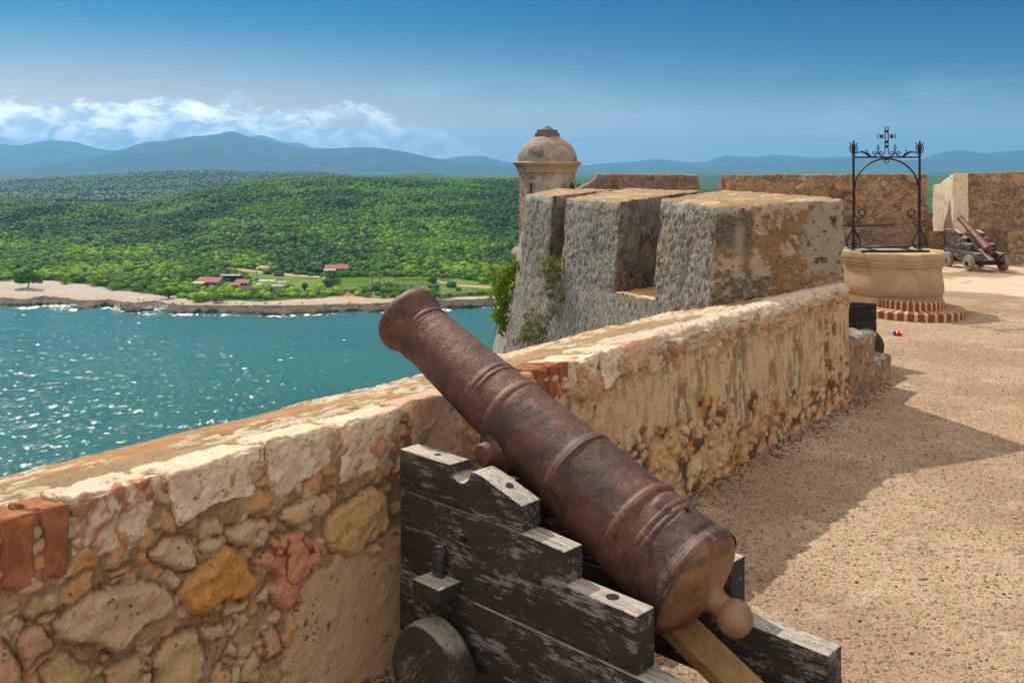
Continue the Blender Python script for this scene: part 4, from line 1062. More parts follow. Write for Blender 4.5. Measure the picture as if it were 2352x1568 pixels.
# ------------------------------------------------------------------ the well
wx, wy = 6.34, 15.95
well = tag(empty('stone_well', (wx, wy, 0)), 'octagonal tan stone well with brick steps and a wrought iron arch bearing a cross', 'well')
b = MB()
pr = [(.26, .80), (.29, .815), (.35, .838), (.43, .840), (.53, .825), (.63, .808), (.71, .803), (.745, .812), (.75, .832), (.79, .832), (.80, .845), (.83, .85), (.85, .848), (.855, .86), (.95, .86), (.968, .85), (.968, .60)]
b.lathe(pr, 8); b.build('well_basin', M['well'], well, bevel=.008, auto=.5)
b = MB(); b.lathe([(-.02, .82), (.262, .82)], 8); b.build('plinth', M['well'], well, bevel=.01)
nx_, ny_ = math.cos(math.radians(-67.5)), math.sin(math.radians(-67.5))
for (R_, z0, z1, nm) in ((.80, -.02, .125, 'brick_step'), (.50, .10, .252, 'brick_step')):
    b = MB(); b.lathe([(z0, R_), (z1-.02, R_), (z1, R_-.02), (z1+.001, .01)], 96)
    o = b.build(nm, M['bricksteps'], well, auto=.6); o.location = (.04, -.62, 0)
fr = empty('iron_frame', (-.11, -.02, .968), parent=well)
PL, PR = -.55, .55
def tubeobj(name, paths, r, parent=fr, k=8, mat=None):
    b = MB()
    for p in paths: b.tube([(q[0], q[2] if len(q) > 2 else 0, q[1]) for q in p], r if not isinstance(r, list) else r, k)
    return b.build(name, mat or M['iron'], parent, smooth_=True)
def spiral(cx, cz, r0, r1, a0, turns, n=26):
    return [(cx+(r0+(r1-r0)*i/n)*math.cos(a0+turns*2*math.pi*i/n), cz+(r0+(r1-r0)*i/n)*math.sin(a0+turns*2*math.pi*i/n)) for i in range(n+1)]
for x in (PL, PR):
    tubeobj('post', [[(x, -.01), (x, 1.64)]], .020)
    b = MB(); b.lathe([(.78, .02), (.79, .034), (.83, .034), (.84, .02)], 12, c=(x, 0, 0)); b.build('collar', M['iron'], fr, smooth_=True)
    b = MB(); b.lathe([(0, .045), (.02, .045), (.03, .018)], 12, c=(x, 0, 0)); b.build('foot', M['iron'], fr, smooth_=True)
    # torch-like finial with four curled straps
    b = MB(); b.lathe([(1.60, .012), (1.64, .03), (1.70, .038), (1.76, .03), (1.79, .012), (1.80, .022), (1.82, .010)], 10, c=(x, 0, 0))
    for s in (-1, 1):
        b.tube([(x+s*.015, 0, 1.61), (x+s*.05, 0, 1.635), (x+s*.065, 0, 1.68), (x+s*.05, 0, 1.73), (x+s*.048, 0, 1.76), (x+s*.07, 0, 1.785)], 0.009, 6)
    b.tube([(x-.045, 0, 1.575), (x+.045, 0, 1.575)], .005, 6)
    b.build('finial', M['iron'], fr, smooth_=True)
    # lyre scroll at the foot
    P_ = []
    for s in (-1, 1):
        st = [(x+s*.005, .40), (x+s*.02, .34), (x+s*.06, .26), (x+s*.105, .17), (x+s*.115, .11), (x+s*.10, .06), (x+s*.07, .035), (x+s*.03, .05), (x+s*.015, .09), (x+s*.035, .12), (x+s*.06, .10), (x+s*.055, .08)]
        up = [(x+s*.005, .38), (x+s*.03, .405), (x+s*.075, .42), (x+s*.10, .45), (x+s*.09, .49), (x+s*.055, .50), (x+s*.035, .475), (x+s*.05, .45), (x+s*.065, .46)]
        P_ += [st, up]
    tubeobj('scroll', P_, .014)
arc_ = [(.535*math.cos(t), .995+.525*math.sin(t)) for t in np.linspace(math.pi*.0, math.pi, 34)]
arc_ = [(PR-.02, .70), (PR-.016, .84)]+arc_+[(PL+.016, .84), (PL+.02, .70)]
for s in (-1, 1):
    tubeobj('scroll', [[(s*(.535), .70), (s*.535, .62)]+[(s*(.445+.09*math.cos(t)), .62+.09*math.sin(t)) for t in np.linspace(0, -math.pi, 12)]+[(s*(.41+.055*math.cos(t)), .625+.055*math.sin(t)) for t in np.linspace(math.pi, -math.pi*.6, 14)]], .012)
tubeobj('arch', [arc_], .0145)
b = MB(); b.box((0, 0, 1.545), (1.10, .03, .026)); b.build('crossbar', M['iron'], fr, bevel=.004)
ring = [(.033*math.cos(t), 1.475+.033*math.sin(t)) for t in np.linspace(0, 2*math.pi, 18)]
tubeobj('ring', [ring], .008)
# cross, made of two parallel bars with blocks between
b = MB()
for s in (-1, 1):
    b.box((s*.026, 0, 1.78), (.010, .02, .28)); b.box((s*.026, 0, 1.98), (.010, .02, .13))
    b.tube([(s*.026, 0, 1.65), (s*.032, 0, 1.60), (s*.06, 0, 1.565), (s*.10, 0, 1.556)], .007, 6)
    for zz in (-1, 1): b.box((s*.085, 0, 1.892+zz*.024), (.125, .02, .010))
    b.box((s*.085, 0, 1.892), (.045, .024, .046)); b.box((s*.150, 0, 1.892), (.008, .02, .062))
for zz in (1.975, 1.80, 1.722): b.box((0, 0, zz), (.045, .024, .045))
b.box((0, 0, 2.045), (.06, .02, .010))
b.build('cross', M['iron'], fr, bevel=.002)
for s in (-1, 1):
    P_ = [[(s*.19, 1.556), (s*.155, 1.575), (s*.14, 1.61)]+[(s*.14+s*(-.0), 1.61)], 
          spiral(s*.195, 1.625, .036, .014, math.pi/2-s*1.2, s*-.9), spiral(s*.09, 1.625, .036, .014, math.pi/2+s*1.2, s*.9),
          [(s*.06, 1.56), (s*.11, 1.575), (s*.135, 1.62), (s*.14, 1.66)], [(s*.225, 1.56), (s*.17, 1.575), (s*.145, 1.62), (s*.14, 1.66)],
          [(s*.14, 1.66), (s*.12, 1.70), (s*.14, 1.755), (s*.16, 1.70), (s*.14, 1.66)]]
    P_ = P_[1:]
    tubeobj('scroll', P_, .0092)
    P_ = [(s*.25, 1.560), (s*.30, 1.575), (s*.35, 1.615), (s*.40, 1.635), (s*.47, 1.628), (s*.52, 1.60)]
    tubeobj('leaf_spray', [P_], [.008, .018, .021, .017, .009, .006])
    tubeobj('leaf_spray', [[(s*.26, 1.565), (s*.30, 1.60), (s*.325, 1.65), (s*.31, 1.665)], [(s*.325, 1.65), (s*.35, 1.668)]], .008)
b = MB(); b.box((-.13, -.03, .979), (1.12, .80, .012), .03); b.build('sheet_cover', M['lid'], well, bevel=.003)
b = MB()
for (c, d) in (((-.13, .20, 1.0), (1.0, .03, .03)), ((-.13, -.43, .992), (1.12, .02, .03)), ((-.42, -.05, .995), (.05, .72, .02)), ((.18, -.05, .995), (.05, .72, .02))): b.box(c, d, .03)
b.build('hatch_bars', M['iron'], well, bevel=.003)

# ------------------------------------------------------------------ drinks can
can = tag(empty('drinks_can', (5.40, 13.42, .033), (0, 0, math.radians(-18))), 'crumpled red white and blue drinks can lying on the terrace before the well', 'can')
def canmat():
    m, t = new_mat('printed_can')
    c = t.coord('Object'); sp = t.n('SeparateXYZ', i0=c)
    nz = t.noise(c, 22, 3)
    x = t.math('ADD', sp.outputs[0], t.math('MULTIPLY', nz, .03))
    col = t.ramp(t.n('MapRange', i0=x, i1=-.06, i2=.08).outputs[0], [(0, (.6, .62, .66)), (.07, (.02, .07, .38)), (.42, (.75, .75, .76)), (.52, (.62, .02, .03)), (.86, (.75, .75, .75)), (.95, (.5, .5, .5))], 'CONSTANT')
    lower = t.step(t.math('ADD', sp.outputs[2], t.math('MULTIPLY', nz, .02)), .002, .006)
    col = t.mix(lower, t.mix(.8, col, (.62, .02, .03)), col)
    t.finish(col, .3, None, metal=.3, spec=.6); return m
M['can'] = canmat()
b = MB(); b.lathe([(-.060, .024), (-.058, .028), (-.050, .033), (.046, .033), (.056, .027), (.060, .026)], 28, 'x')
o = b.build('body', M['can'], can, smooth_=True)
for v in o.data.vertices:
    v.co.z -= .010*max(0, 1-abs(v.co.x-.01)/.03)*(v.co.z > 0); v.co.y += .004*math.sin(v.co.x*90)
b = MB(); b.lathe([(.058, .0255), (.0595, .025), (.0585, .002)], 24, 'x'); b.build('lid', M['lid'], can, smooth_=True)

# loose grit swept against the foot of the parapet
rng = np.random.RandomState(11); v0 = np.array([(1, 0, 0), (-1, 0, 0), (0, 1, 0), (0, -1, 0), (0, 0, 1), (0, 0, -1)], float); f0 = np.array([(0, 2, 4), (2, 1, 4), (1, 3, 4), (3, 0, 4), (2, 0, 5), (1, 2, 5), (3, 1, 5), (0, 3, 5)])
V_ = []; F_ = []; C_ = []; n_ = 0
pal_ = np.array([[.34, .25, .17], [.22, .14, .09], [.5, .4, .29], [.10, .07, .05], [.40, .20, .10]])
for i in range(2600):
    near = i < 1500
    a_ = rng.rand()*8.6+.8; dn_ = (.03+abs(rng.randn())*.10) if near else rng.rand()*6
    if not near: a_ = rng.rand()*11+1
    x_, y_, _ = wp(a_, dn_, 0); r_ = (.003+.006*rng.rand()**2)*(1.3 if near else 1.0)
    V_.append(v0*r_*np.array([1+rng.rand(), 1+rng.rand()*.6, .7])*(.8+.4*rng.rand(6, 1))+np.array([x_, y_, r_*.5])); F_.append(f0+n_); n_ += 6
    C_.append(np.repeat(pal_[rng.randint(5)][None], 6, 0))
tag(mesh_obj('loose_grit', np.concatenate(V_), np.concatenate(F_), M['paintstone'], None, False, cols=np.concatenate(C_)), 'loose grit and pebbles along the foot of the near parapet', kind='stuff')
# ------------------------------------------------------------------ sea
ip = np.interp
def shoreD(X):
    y = ip(X, [-1200, -300, 0, 60, 100, 150, 180, 250, 300, 360, 400, 560, 700, 860, 1000, 1150, 1400, 3000], [690, 700, 704, 708, 700, 704, 712, 708, 718, 712, 721, 724, 722, 719, 712, 706, 700, 660])
    return 60*FPX/(y-HZ)
# open water: one sheet to the horizon, with real wind waves over the bay in front of the fort
Xw = np.arange(-420, 1421, 3.4); yw = np.concatenate([np.arange(1240, 1000, -1.5), np.arange(1000, 690, -.62)])
Dw = 60*FPX/(yw-HZ)
WX, WY = np.meshgrid(Xw, Dw, indexing='ij'); wx_ = (WX-1176)/FPX*WY
def rot2(a, sx, sy):
    return np.stack([(wx_*math.cos(a)+WY*math.sin(a))/sx, (-wx_*math.sin(a)+WY*math.cos(a))/sy, wx_*0+a], -1)
fadew = smooth(WX, -420, -380)*smooth(WX, 1420, 1390)*smooth(WY, Dw[0], Dw[0]+12)*smooth(WY, Dw[-1], Dw[-1]-8)
hw_ = .50*vnoise(rot2(.35, 9, 6))+.34*vnoise(rot2(.2, 1.6, 2.8))+.32*vnoise(rot2(-.15, 1.0, 1.8))+.18*vnoise(rot2(.5, .75, 1.4))
gust = .75+.45*fbm(rot2(.1, 60, 40), 3)
WZ = SEA+.25+hw_*fadew*gust*.74-.27*(1-fadew)
nW, mW = WX.shape; VW = np.stack([wx_, WY, WZ], -1).reshape(-1, 3); FW = grid_faces(nW, mW)
big = np.array([(-16000, -3000, SEA-.06), (16000, -3000, SEA-.06), (16000, 6000, SEA-.06), (-16000, 6000, SEA-.06)])
FW = np.concatenate([FW, np.array([[0, 1, 2, 3]])+len(VW)])
tag(mesh_obj('sea', np.concatenate([VW, big]), FW, M['sea'], None, True), kind='structure')
SANDX = [-1200, 0, 60, 100, 200, 300, 400, 500, 600, 700, 800, 870, 1000, 1150, 3000]
SANDY = [640, 648, 645, 644, 653, 668, 682, 690, 690, 686, 680, 683, 685, 677, 660]
def top1(X): return ip(X, [-1200, -400, 0, 150, 308, 410, 513, 615, 769, 897, 1190, 1500, 3000], [470, 470, 468, 474, 476, 455, 430, 418, 414, 414, 419, 436, 440])
def top2(X): return ip(X, [-1200, -400, 0, 154, 359, 487, 615, 743, 800, 860, 907, 965, 1036, 1100, 1330, 1600, 1660, 2000, 2160, 3000], [430, 424, 421, 411, 398.5, 396, 401, 401, 409, 405, 402, 398, 407, 413, 408, 408, 405, 408, 409, 405])
def ground(X, D):
    X = np.asarray(X, float); D = np.asarray(D, float)
    P = np.stack([(X-1176)/FPX*D, D, D*0], -1)
    e = D-shoreD(X)+fbm(P*.09, 3)*4
    h = np.where(e < 0, np.maximum(e*.15, -8), 0)+1.1*smooth(e, 0, 3)+.4*smooth(e, 3, 14)+1.2*smooth(e, 14, 60)+1.6*smooth(D, 470, 540)
    Db = ip(X, [-1200, 0, 400, 800, 1190, 3000], [610, 600, 560, 520, 490, 480])
    ht = 60-(top1(X)-HZ)/FPX*1000
    t = np.clip((D-Db)/(1000-Db), 0, 1); S = .55*t+.45*t*t*(3-2*t)
    h = h+(ht-5.5)*S*(1-smooth(D, 1050, 1500))
    amp = smooth(D, Db, Db+200)*(1-smooth(D, 930, 1000)*.8)
    h = h+fbm(P*.012+4, 4)*13*amp
    h2 = 60-(top2(X)-HZ)/FPX*2600
    h = h+(h2-4)*smooth(D, 1500, 2600)*(1-smooth(D, 2700, 3800))
    h = h+fbm(P*.004+9, 4)*9*smooth(D, 1500, 2000)*(1-smooth(D, 2400, 2600))
    return h+SEA
def gY(X, D): return HZ+(CAMZ-ground(X, D))/D*FPX
def gpos(X, Y):
    D = np.arange(370, 1000, 1.0); y = gY(np.full(D.shape, float(X)), D)
    k = np.where(y < Y)[0]; d = float(D[k[0]]) if len(k) else 990.0
    return Vector(((X-1176)/FPX*d, d, float(ground(X, d))))
Xs = np.concatenate([np.linspace(-1200, -100, 40), np.linspace(-90, 1240, 330), np.linspace(1260, 3000, 50)])
Ds = np.concatenate([np.linspace(350, 470, 150), np.linspace(472, 1100, 200), np.geomspace(1110, 16000, 90)])
GX, GD = np.meshgrid(Xs, Ds, indexing='ij'); GH = ground(GX, GD)
GP = np.stack([(GX-1176)/FPX*GD, GD, GH], -1)
GYp = HZ+(CAMZ-GH)/GD*FPX
nn1 = fbm(GP*.06, 4); nn2 = fbm(GP*.02+5, 3)
sandm = smooth(GYp-ip(GX, SANDX, SANDY)+nn1*10, -2, 3)*smooth(GD, 560, 520)
c_green = np.array([.085, .16, .025]); c_dgreen = np.array([.04, .075, .018]); c_field = np.array([.20, .30, .05]); c_sand = np.array([.46, .42, .37]); c_sand2 = np.array([.46, .36, .27])
c_green = np.where((GD > 1250)[..., None], np.array([.075, .15, .03]), c_green)
col = c_green*(1-smooth(nn2, -.2, .3)[..., None])+c_dgreen*smooth(nn2, -.2, .3)[..., None]
FIELD = [(505, 616), (560, 616), (640, 626), (745, 638), (870, 636), (1060, 640), (1140, 652), (1140, 672), (1010, 678), (900, 660), (745, 668), (690, 668), (545, 672), (520, 660), (575, 640)]
fm = smooth(in_poly(GX, GYp, FIELD)+nn1*6, -1, 2)[..., None]*smooth(GD, 620, 560)[..., None]
fc = c_field*(1-smooth(nn1, 0, .3)[..., None]*.4)+np.array([.36, .33, .12])*smooth(nn1, 0, .3)[..., None]*.4
col = col*(1-fm)+fc*fm
e = GD-shoreD(GX)+fbm(np.stack([GP[..., 0], GP[..., 1], GP[..., 1]*0], -1)*.09, 3)*4
sc_ = c_sand*(1-smooth(e, 34, 20)[..., None])+c_sand2*smooth(e, 34, 20)[..., None]
sc_ = sc_*(1-smooth(e+nn1*8, 17, 13)[..., None])+np.array([.13, .10, .055])*smooth(e+nn1*8, 17, 13)[..., None]
dirtm = smooth(in_poly(GX, GYp, [(740, 672), (860, 668), (1010, 682), (1000, 692), (800, 692)])+nn1*5, -1, 2)[..., None]
col = col*(1-sandm[..., None])+sc_*sandm[..., None]
col = col*(1-dirtm)+np.array([.50, .34, .20])*dirtm
F = grid_faces(len(Xs), len(Ds)); V = GP.reshape(-1, 3); C_ = col.reshape(-1, 3)
sm_f = sandm.reshape(-1)[F].mean(1) > .5; dd = V[F][:, :, 1].mean(1); ee = e.reshape(-1)[F].mean(1)
def sub(name, sel, mat):
    f = F[sel]; u, inv = np.unique(f, return_inverse=True)
    o = mesh_obj(name, V[u], inv.reshape(f.shape), mat, None, True, cols=C_[u]); tag(o, kind='structure')
is_shelf = (ee < 15) & (dd < 520)
is_beach = sm_f & (dd < 560) & ~is_shelf
sub('terrain', ~is_beach & ~is_shelf, M['terrain']); sub('beach', is_beach, M['beach'])
# reef shelf: rough finer mesh on the waterline
Xr = np.linspace(-700, 1300, 900); er = np.linspace(-5, 17, 34)
RX, RE = np.meshgrid(Xr, er, indexing='ij'); RD = shoreD(RX)+RE
RP = np.stack([(RX-1176)/FPX*RD, RD, RD*0], -1)
rz = ground(RX, RD)
edge = RE+fbm(RP*.11+3, 4)*7
rough = fbm(RP*.35+2, 5)
rz = SEA+1.3*smooth(edge, 0, 1.2)+rough*1.5*smooth(edge, -1, 2)*smooth(RE, 17, 12)+.35*smooth(RE, 2, 15)-1.2*(1-smooth(edge, -2.5, .5))-.5*smooth(RE, 14.5, 17)
RP[..., 2] = rz
tag(mesh_obj('reef_shelf', RP.reshape(-1, 3), grid_faces(len(Xr), len(er)), M['shelf'], None, True), kind='structure')
# surf
Xf = np.linspace(-700, 1300, 500); ef = np.linspace(-15, 2.5, 16)
FX, FE = np.meshgrid(Xf, ef, indexing='ij'); FD = shoreD(FX)+FE-1.0
FP = np.stack([(FX-1176)/FPX*FD, FD, np.full(FX.shape, SEA+.12)], -1)
FP[..., 2] += np.abs(fbm(FP*.4, 3))*.35
foamk = smooth(FE, -11, 0)*(.42+1.3*fbm(np.stack([FX*.02, FX*0, FX*0], -1)+2, 4))+.45*smooth(np.abs(FX-345), 50, 5)+.35*smooth(np.abs(FX-150), 80, 10)
cc = np.zeros(FP.shape); cc[..., 0] = np.clip(foamk, 0, 1)
tag(mesh_obj('surf', FP.reshape(-1, 3), grid_faces(len(Xf), len(ef)), M['foam'], None, True, cols=cc.reshape(-1, 3)), 'white surf washing along the reef edge of the far shore', kind='stuff')
ICO = {}
def ico(s):
    if s not in ICO:
        bm = bmesh.new(); bmesh.ops.create_icosphere(bm, subdivisions=s, radius=1)
        v = np.array([tuple(q.co) for q in bm.verts]); bm.verts.index_update()
        f = np.array([[w.index for w in q.verts] for q in bm.faces]); bm.free(); ICO[s] = (v, f)
    return ICO[s]
white_ = plain('spray_white', (.85, .88, .9), .8, 0, 1)
def spray(X, Y, w, h, n, seed, label):
    r = np.random.RandomState(seed); v0, f0 = ico(1); V = []; F = []; off_ = 0
    d = float(shoreD(X)); c = np.array([(X-1176)/FPX*d, d-1.5, SEA+.2])
    for i in range(n):
        t = r.rand(); p = c+np.array([(r.rand()-.5)*w, (r.rand()-.5)*3, h*t*t*(1-abs(r.rand()-.5))])
        s = (.12+.9*(1-t)**1.5)*(.6+r.rand()*.6)
        V.append(p+v0*s*np.array([1.2, 1, .8])*(1+.3*r.randn(len(v0), 1))); F.append(f0+off_); off_ += len(v0)
    tag(mesh_obj('wave_spray', np.concatenate(V), np.concatenate(F), white_, None), label, kind='stuff')
spray(352, 712, 14, 3.4, 200, 1, 'burst of white spray where a wave breaks on the reef')
spray(272, 705, 2.5, 4.5, 60, 2, 'thin plume of spray above the reef rocks')
spray(150, 706, 12, 1.2, 90, 3, 'low white spray on the left end of the reef')

# ------------------------------------------------------------------ mountains
def ridge(name, D, pts, seed, front=2600, mat=M['mount']):
    xs = [p[0] for p in pts]; ys = [p[1] for p in pts]
    X = np.arange(xs[0], xs[-1]+1, 6.0); y = ip(X, xs, ys)
    if len(y) > 6:
        for _ in range(2): y[1:-1] = (y[:-2]+2*y[1:-1]+y[2:])/4
    top = (HZ-y)/FPX*D+60+SEA+CAMZ-2.4
    top = CAMZ+(HZ-y)/FPX*D
    R_ = np.concatenate([np.linspace(-front, 0, 40), np.linspace(120, 2500, 10)])
    A, B = np.meshgrid(X, R_, indexing='ij'); Tp = np.repeat(top[:, None], len(R_), 1)
    d = D+B; x = (A-1176)/FPX*D*(1+B/D*.6)
    f = np.where(B <= 0, np.clip(1+B/front, 0, 1)**1.15, np.clip(1-B/2500, 0, 1))
    nz = fbm(np.stack([x*.0011, d*.0011, d*0+seed], -1), 5)
    fade = np.where(B <= 0, np.sin(np.clip(1+B/front, 0, 1)*math.pi), 0)
    z = SEA+2+(Tp-SEA)*f+nz*fade*(Tp-SEA+60)*.55
    z += vnoise(np.stack([x*.012, d*.012, d*0], -1))*3.0*f
    tag(mesh_obj(name, np.stack([x, d, z], -1).reshape(-1, 3), grid_faces(len(X), len(R_)), mat, None, True), kind='structure')
ridge('mountains', 9000, [(-500, 380), (60, 414), (77, 411), (118, 398), (154, 378), (205, 371), (262, 348), (290, 341), (330, 327), (380, 325), (430, 315), (470, 312), (500, 309), (520, 303), (530, 302), (545, 305), (562, 312), (600, 322), (650, 331), (700, 343), (760, 342), (830, 338), (880, 341), (930, 349), (980, 360), (1020, 369), (1060, 376), (1150, 384), (1300, 395), (1600, 400), (2600, 405)], 1)
ridge('mountains', 11500, [(-900, 345), (-300, 338), (0, 332), (36, 335), (60, 333), (92, 325), (130, 323), (174, 327), (215, 340), (261, 347), (330, 350), (420, 360), (520, 400), (900, 405), (960, 378), (1000, 367), (1060, 360), (1110, 359), (1150, 370), (1190, 379), (1300, 383), (1335, 382), (1400, 377), (1440, 373), (1480, 369), (1505, 366), (1540, 369), (1600, 375), (1625, 373), (1650, 362), (1670, 357), (1700, 361), (1760, 362), (1807, 367), (1850, 363), (1948, 361), (2010, 360), (2060, 368), (2110, 368), (2150, 355), (2185, 347), (2210, 345), (2240, 350), (2266, 352), (2310, 348), (2352, 345), (2500, 338), (2900, 350)], 5)
ridge('mountains', 14500, [(340, 352), (430, 330), (480, 318), (560, 320), (582, 312), (600, 310), (625, 317), (645, 327), (670, 329), (690, 328), (715, 341), (760, 352), (900, 370), (1000, 378), (1300, 386), (1600, 376), (1700, 366), (1740, 361), (1775, 356), (1820, 359), (1858, 362), (1950, 370), (2050, 374), (2400, 372), (2900, 370)], 9)
ridge('mountains', 7000, [(900, 420), (1490, 409), (1530, 403), (1558, 399), (1580, 400), (1602, 404), (1640, 410), (2100, 418), (2400, 412), (2900, 400)], 12, front=1500)

# ------------------------------------------------------------------ foliage
def leaf_cloud(pts, size, rng, cols, flat=.0):
    """one small bent leaf clump (a quad) per point"""
    n = len(pts); s = size if np.ndim(size) else np.full(n, size)
    a = rng.randn(n, 3); a /= np.linalg.norm(a, axis=1, keepdims=True)
    b = np.cross(a, rng.randn(n, 3)); b /= np.linalg.norm(b, axis=1, keepdims=True)
    k = (.35+.4*rng.rand(n))[:, None]*s[:, None]; l = s[:, None]
    P = np.stack([pts-a*l*.5, pts+b*k*.5, pts+a*l*.5, pts-b*k*.5], 1).reshape(-1, 3)
    F = np.arange(4*n).reshape(n, 4)
    return P, F, np.repeat(cols, 4, axis=0)
def crown_points(rng, n, rx, rz, lobes=5):
    cen = rng.randn(lobes, 3)*.42; r = .45+.3*rng.rand(lobes)
    i = rng.randint(lobes, size=n); d = rng.randn(n, 3); d /= np.linalg.norm(d, axis=1, keepdims=True)
    p = cen[i]+d*(r[i]*(rng.rand(n)**.35))[:, None]
    p[:, 2] = np.maximum(p[:, 2], -.75)
    return p*np.array([rx, rx, rz])
def forest(name, label, n, Xr, Dr, mat, rmin, rmax, squash, seed, density=None, tri=2, quads=16):
    rng = np.random.RandomState(seed)
    D = np.sqrt(rng.rand(n)*(Dr[1]**2-Dr[0]**2)+Dr[0]**2); X = Xr[0]+rng.rand(n)*(Xr[1]-Xr[0])
    if density is not None:
        keep_ = rng.rand(n) < density(X, D); X, D = X[keep_], D[keep_]
    n = len(X); z = ground(X, D); x = (X-1176)/FPX*D
    P = np.stack([x, D, z], -1)
    r = rmin+(rmax-rmin)*rng.rand(n)**1.6
    clump = fbm(P*.02, 3); tone = np.clip(.36+clump*1.7+rng.randn(n)*.26, 0, 1)  # random tone, its clumps strengthened to paint broad light and shade
    grey = (rng.rand(n) < .07)*rng.rand(n)
    v0, f0 = ico(tri); nv = len(v0)
    K = 6; shapes = [v0*(1+.42*vec_noise(v0*1.7+7*k, 3)[:, :1]+.25*rng.randn(nv, 1)*.6) for k in range(K)]
    kk = rng.randint(K, size=n); ang = rng.rand(n)*6.28
    S = np.stack(shapes)[kk]                               # n,nv,3
    ca, sa = np.cos(ang)[:, None], np.sin(ang)[:, None]
    S = np.stack([S[..., 0]*ca-S[..., 1]*sa, S[..., 0]*sa+S[..., 1]*ca, S[..., 2]], -1)
    sq = squash*(.8+.5*rng.rand(n))
    S = S*r[:, None, None]*np.stack([np.ones(n), np.ones(n), sq], -1)[:, None, :]
    V = (S+P[:, None, :]+np.stack([0*r, 0*r, r*sq*.75], -1)[:, None, :]).reshape(-1, 3)
    F = (f0[None]+(np.arange(n)*nv)[:, None, None]).reshape(-1, 3)
    C1 = np.zeros((n, nv, 3)); C1[..., 0] = np.clip(tone[:, None]+rng.randn(n, nv)*.12, 0, 1); C1[..., 1] = grey[:, None]
    o = mesh_obj(name, V, F, mat, None, False, cols=C1.reshape(-1, 3)); tag(o, label, kind='stuff')
    # leaf clumps round the crowns
    q = rng.randn(n, quads, 3); q /= np.linalg.norm(q, axis=2, keepdims=True)
    q = q*(1.0+.25*rng.rand(n, quads, 1))*r[:, None, None]*np.stack([np.ones(n), np.ones(n), sq], -1)[:, None, :]+P[:, None, :]+np.stack([0*r, 0*r, r*sq*.8], -1)[:, None, :]
    cols = np.zeros((n, quads, 3)); cols[..., 0] = np.clip(tone[:, None]+rng.randn(n, quads)*.2+.08, 0, 1); cols[..., 1] = grey[:, None]
    Pq, Fq, Cq = leaf_cloud(q.reshape(-1, 3), np.repeat(r*.75, quads), rng, cols.reshape(-1, 3))
    tag(mesh_obj(name+'_leaves', Pq, Fq, mat, None, False, cols=Cq), label, kind='stuff')
def dens_forest(X, D):
    Y = gY(X, D); n = fbm(np.stack([(X-1176)/FPX*D, D, D*0], -1)*.03, 3)
    return (smooth(D+n*60, 0, 60+1e-6)*smooth(D+n*60-ip(X, [-500, 0, 300, 500, 700, 1300], [640, 620, 590, 545, 505, 500]), 0, 60)*ip(X, [-500, 0, 500, 700], [.7, .75, 1, 1])*(1-.0*Y))*(in_poly(X, Y, FIELD) < -1)
def dens_scrub(X, D):
    Y = gY(X, D); P_ = np.stack([(X-1176)/FPX*D, D, D*0], -1); n = fbm(P_*.05+3, 3)
    ok = (Y < ip(X, SANDX, SANDY)+n*7-1.0)
    infield = in_poly(X, Y, FIELD) > 0
    hs = np.zeros(X.shape, bool)
    for (a, b, c_, d_) in ((436, 522, 640, 668), (525, 572, 643, 668), (732, 796, 618, 632), (768, 868, 640, 655), (900, 996, 642, 660), (626, 652, 624, 636)): hs |= (X > a) & (X < b) & (Y > c_) & (Y < d_)
    return ok*(~hs)*np.where(infield, .035, .85)
forest('forest', 'dense dry green forest covering the long hill across the bay', 34000, (-420, 1330), (500, 1120), M['forest'], .9, 2.5, .85, 3, dens_forest, quads=14)
forest('undergrowth', 'low mixed undergrowth filling the gaps of the hill forest', 46000, (-420, 1330), (480, 1100), M['forest'], .7, 1.7, 1.1, 8, dens_forest, tri=1, quads=7)
forest('distant_woods', 'hazy green woods on the long low ridge beyond the near hill', 15000, (-420, 800), (1350, 2750), M['farwood'], 2.6, 6.0, .6, 12, lambda X, D: .9+0*X, tri=1, quads=2)
forest('scrub', 'bright green low scrub spread over the flat land behind the beach', 15000, (-420, 1300), (408, 720), M['scrub'], 1.0, 2.6, .62, 4, dens_scrub, quads=14)

def shrub(X, Yb, w, h, label, mat='scrub', name='coastal_shrub', cat='shrub', trunk=False, seed=0, tone=.5, group='shrubs on the far beach', n=500):
    p = gpos(X, Yb); k = p.y/FPX; rx = w*k/2; hz = h*k
    rng = np.random.RandomState(seed+int(X)); t = tag(empty(name, p), label, cat, group)
    cz = hz*.55 if not trunk else hz*.62; rz = hz*.5 if not trunk else hz*.42
    q = crown_points(rng, n, rx*.85, rz, 6)+np.array([0, 0, cz])
    q[:, 2] = np.maximum(q[:, 2], .05 if not trunk else hz*.18)
    cols = np.zeros((n, 3)); cols[:, 0] = np.clip(tone+rng.randn(n)*.22, 0, 1)
    P_, F_, C2 = leaf_cloud(q, rx*.22+.12, rng, cols)
    mesh_obj('crown', P_, F_, M[mat], t, False, cols=C2)
    b = MB()
    for i in range(4 if not trunk else 1):
        a = i*1.7; b.tube([(0, 0, -.3), (.1*math.cos(a)*rx, .1*math.sin(a)*rx, cz*.4), (.3*math.cos(a)*rx, .3*math.sin(a)*rx, cz)], [hz*.035+.04, hz*.025+.03, .03], 6)
    b.build('trunk', M['bark'], t)
    return t
shrub(64, 662, 62, 44, 'dark round tree standing alone on the sand at the far left of the beach', 'forest', 'shade_tree', 'tree', True, 1, .45, None, 1200)
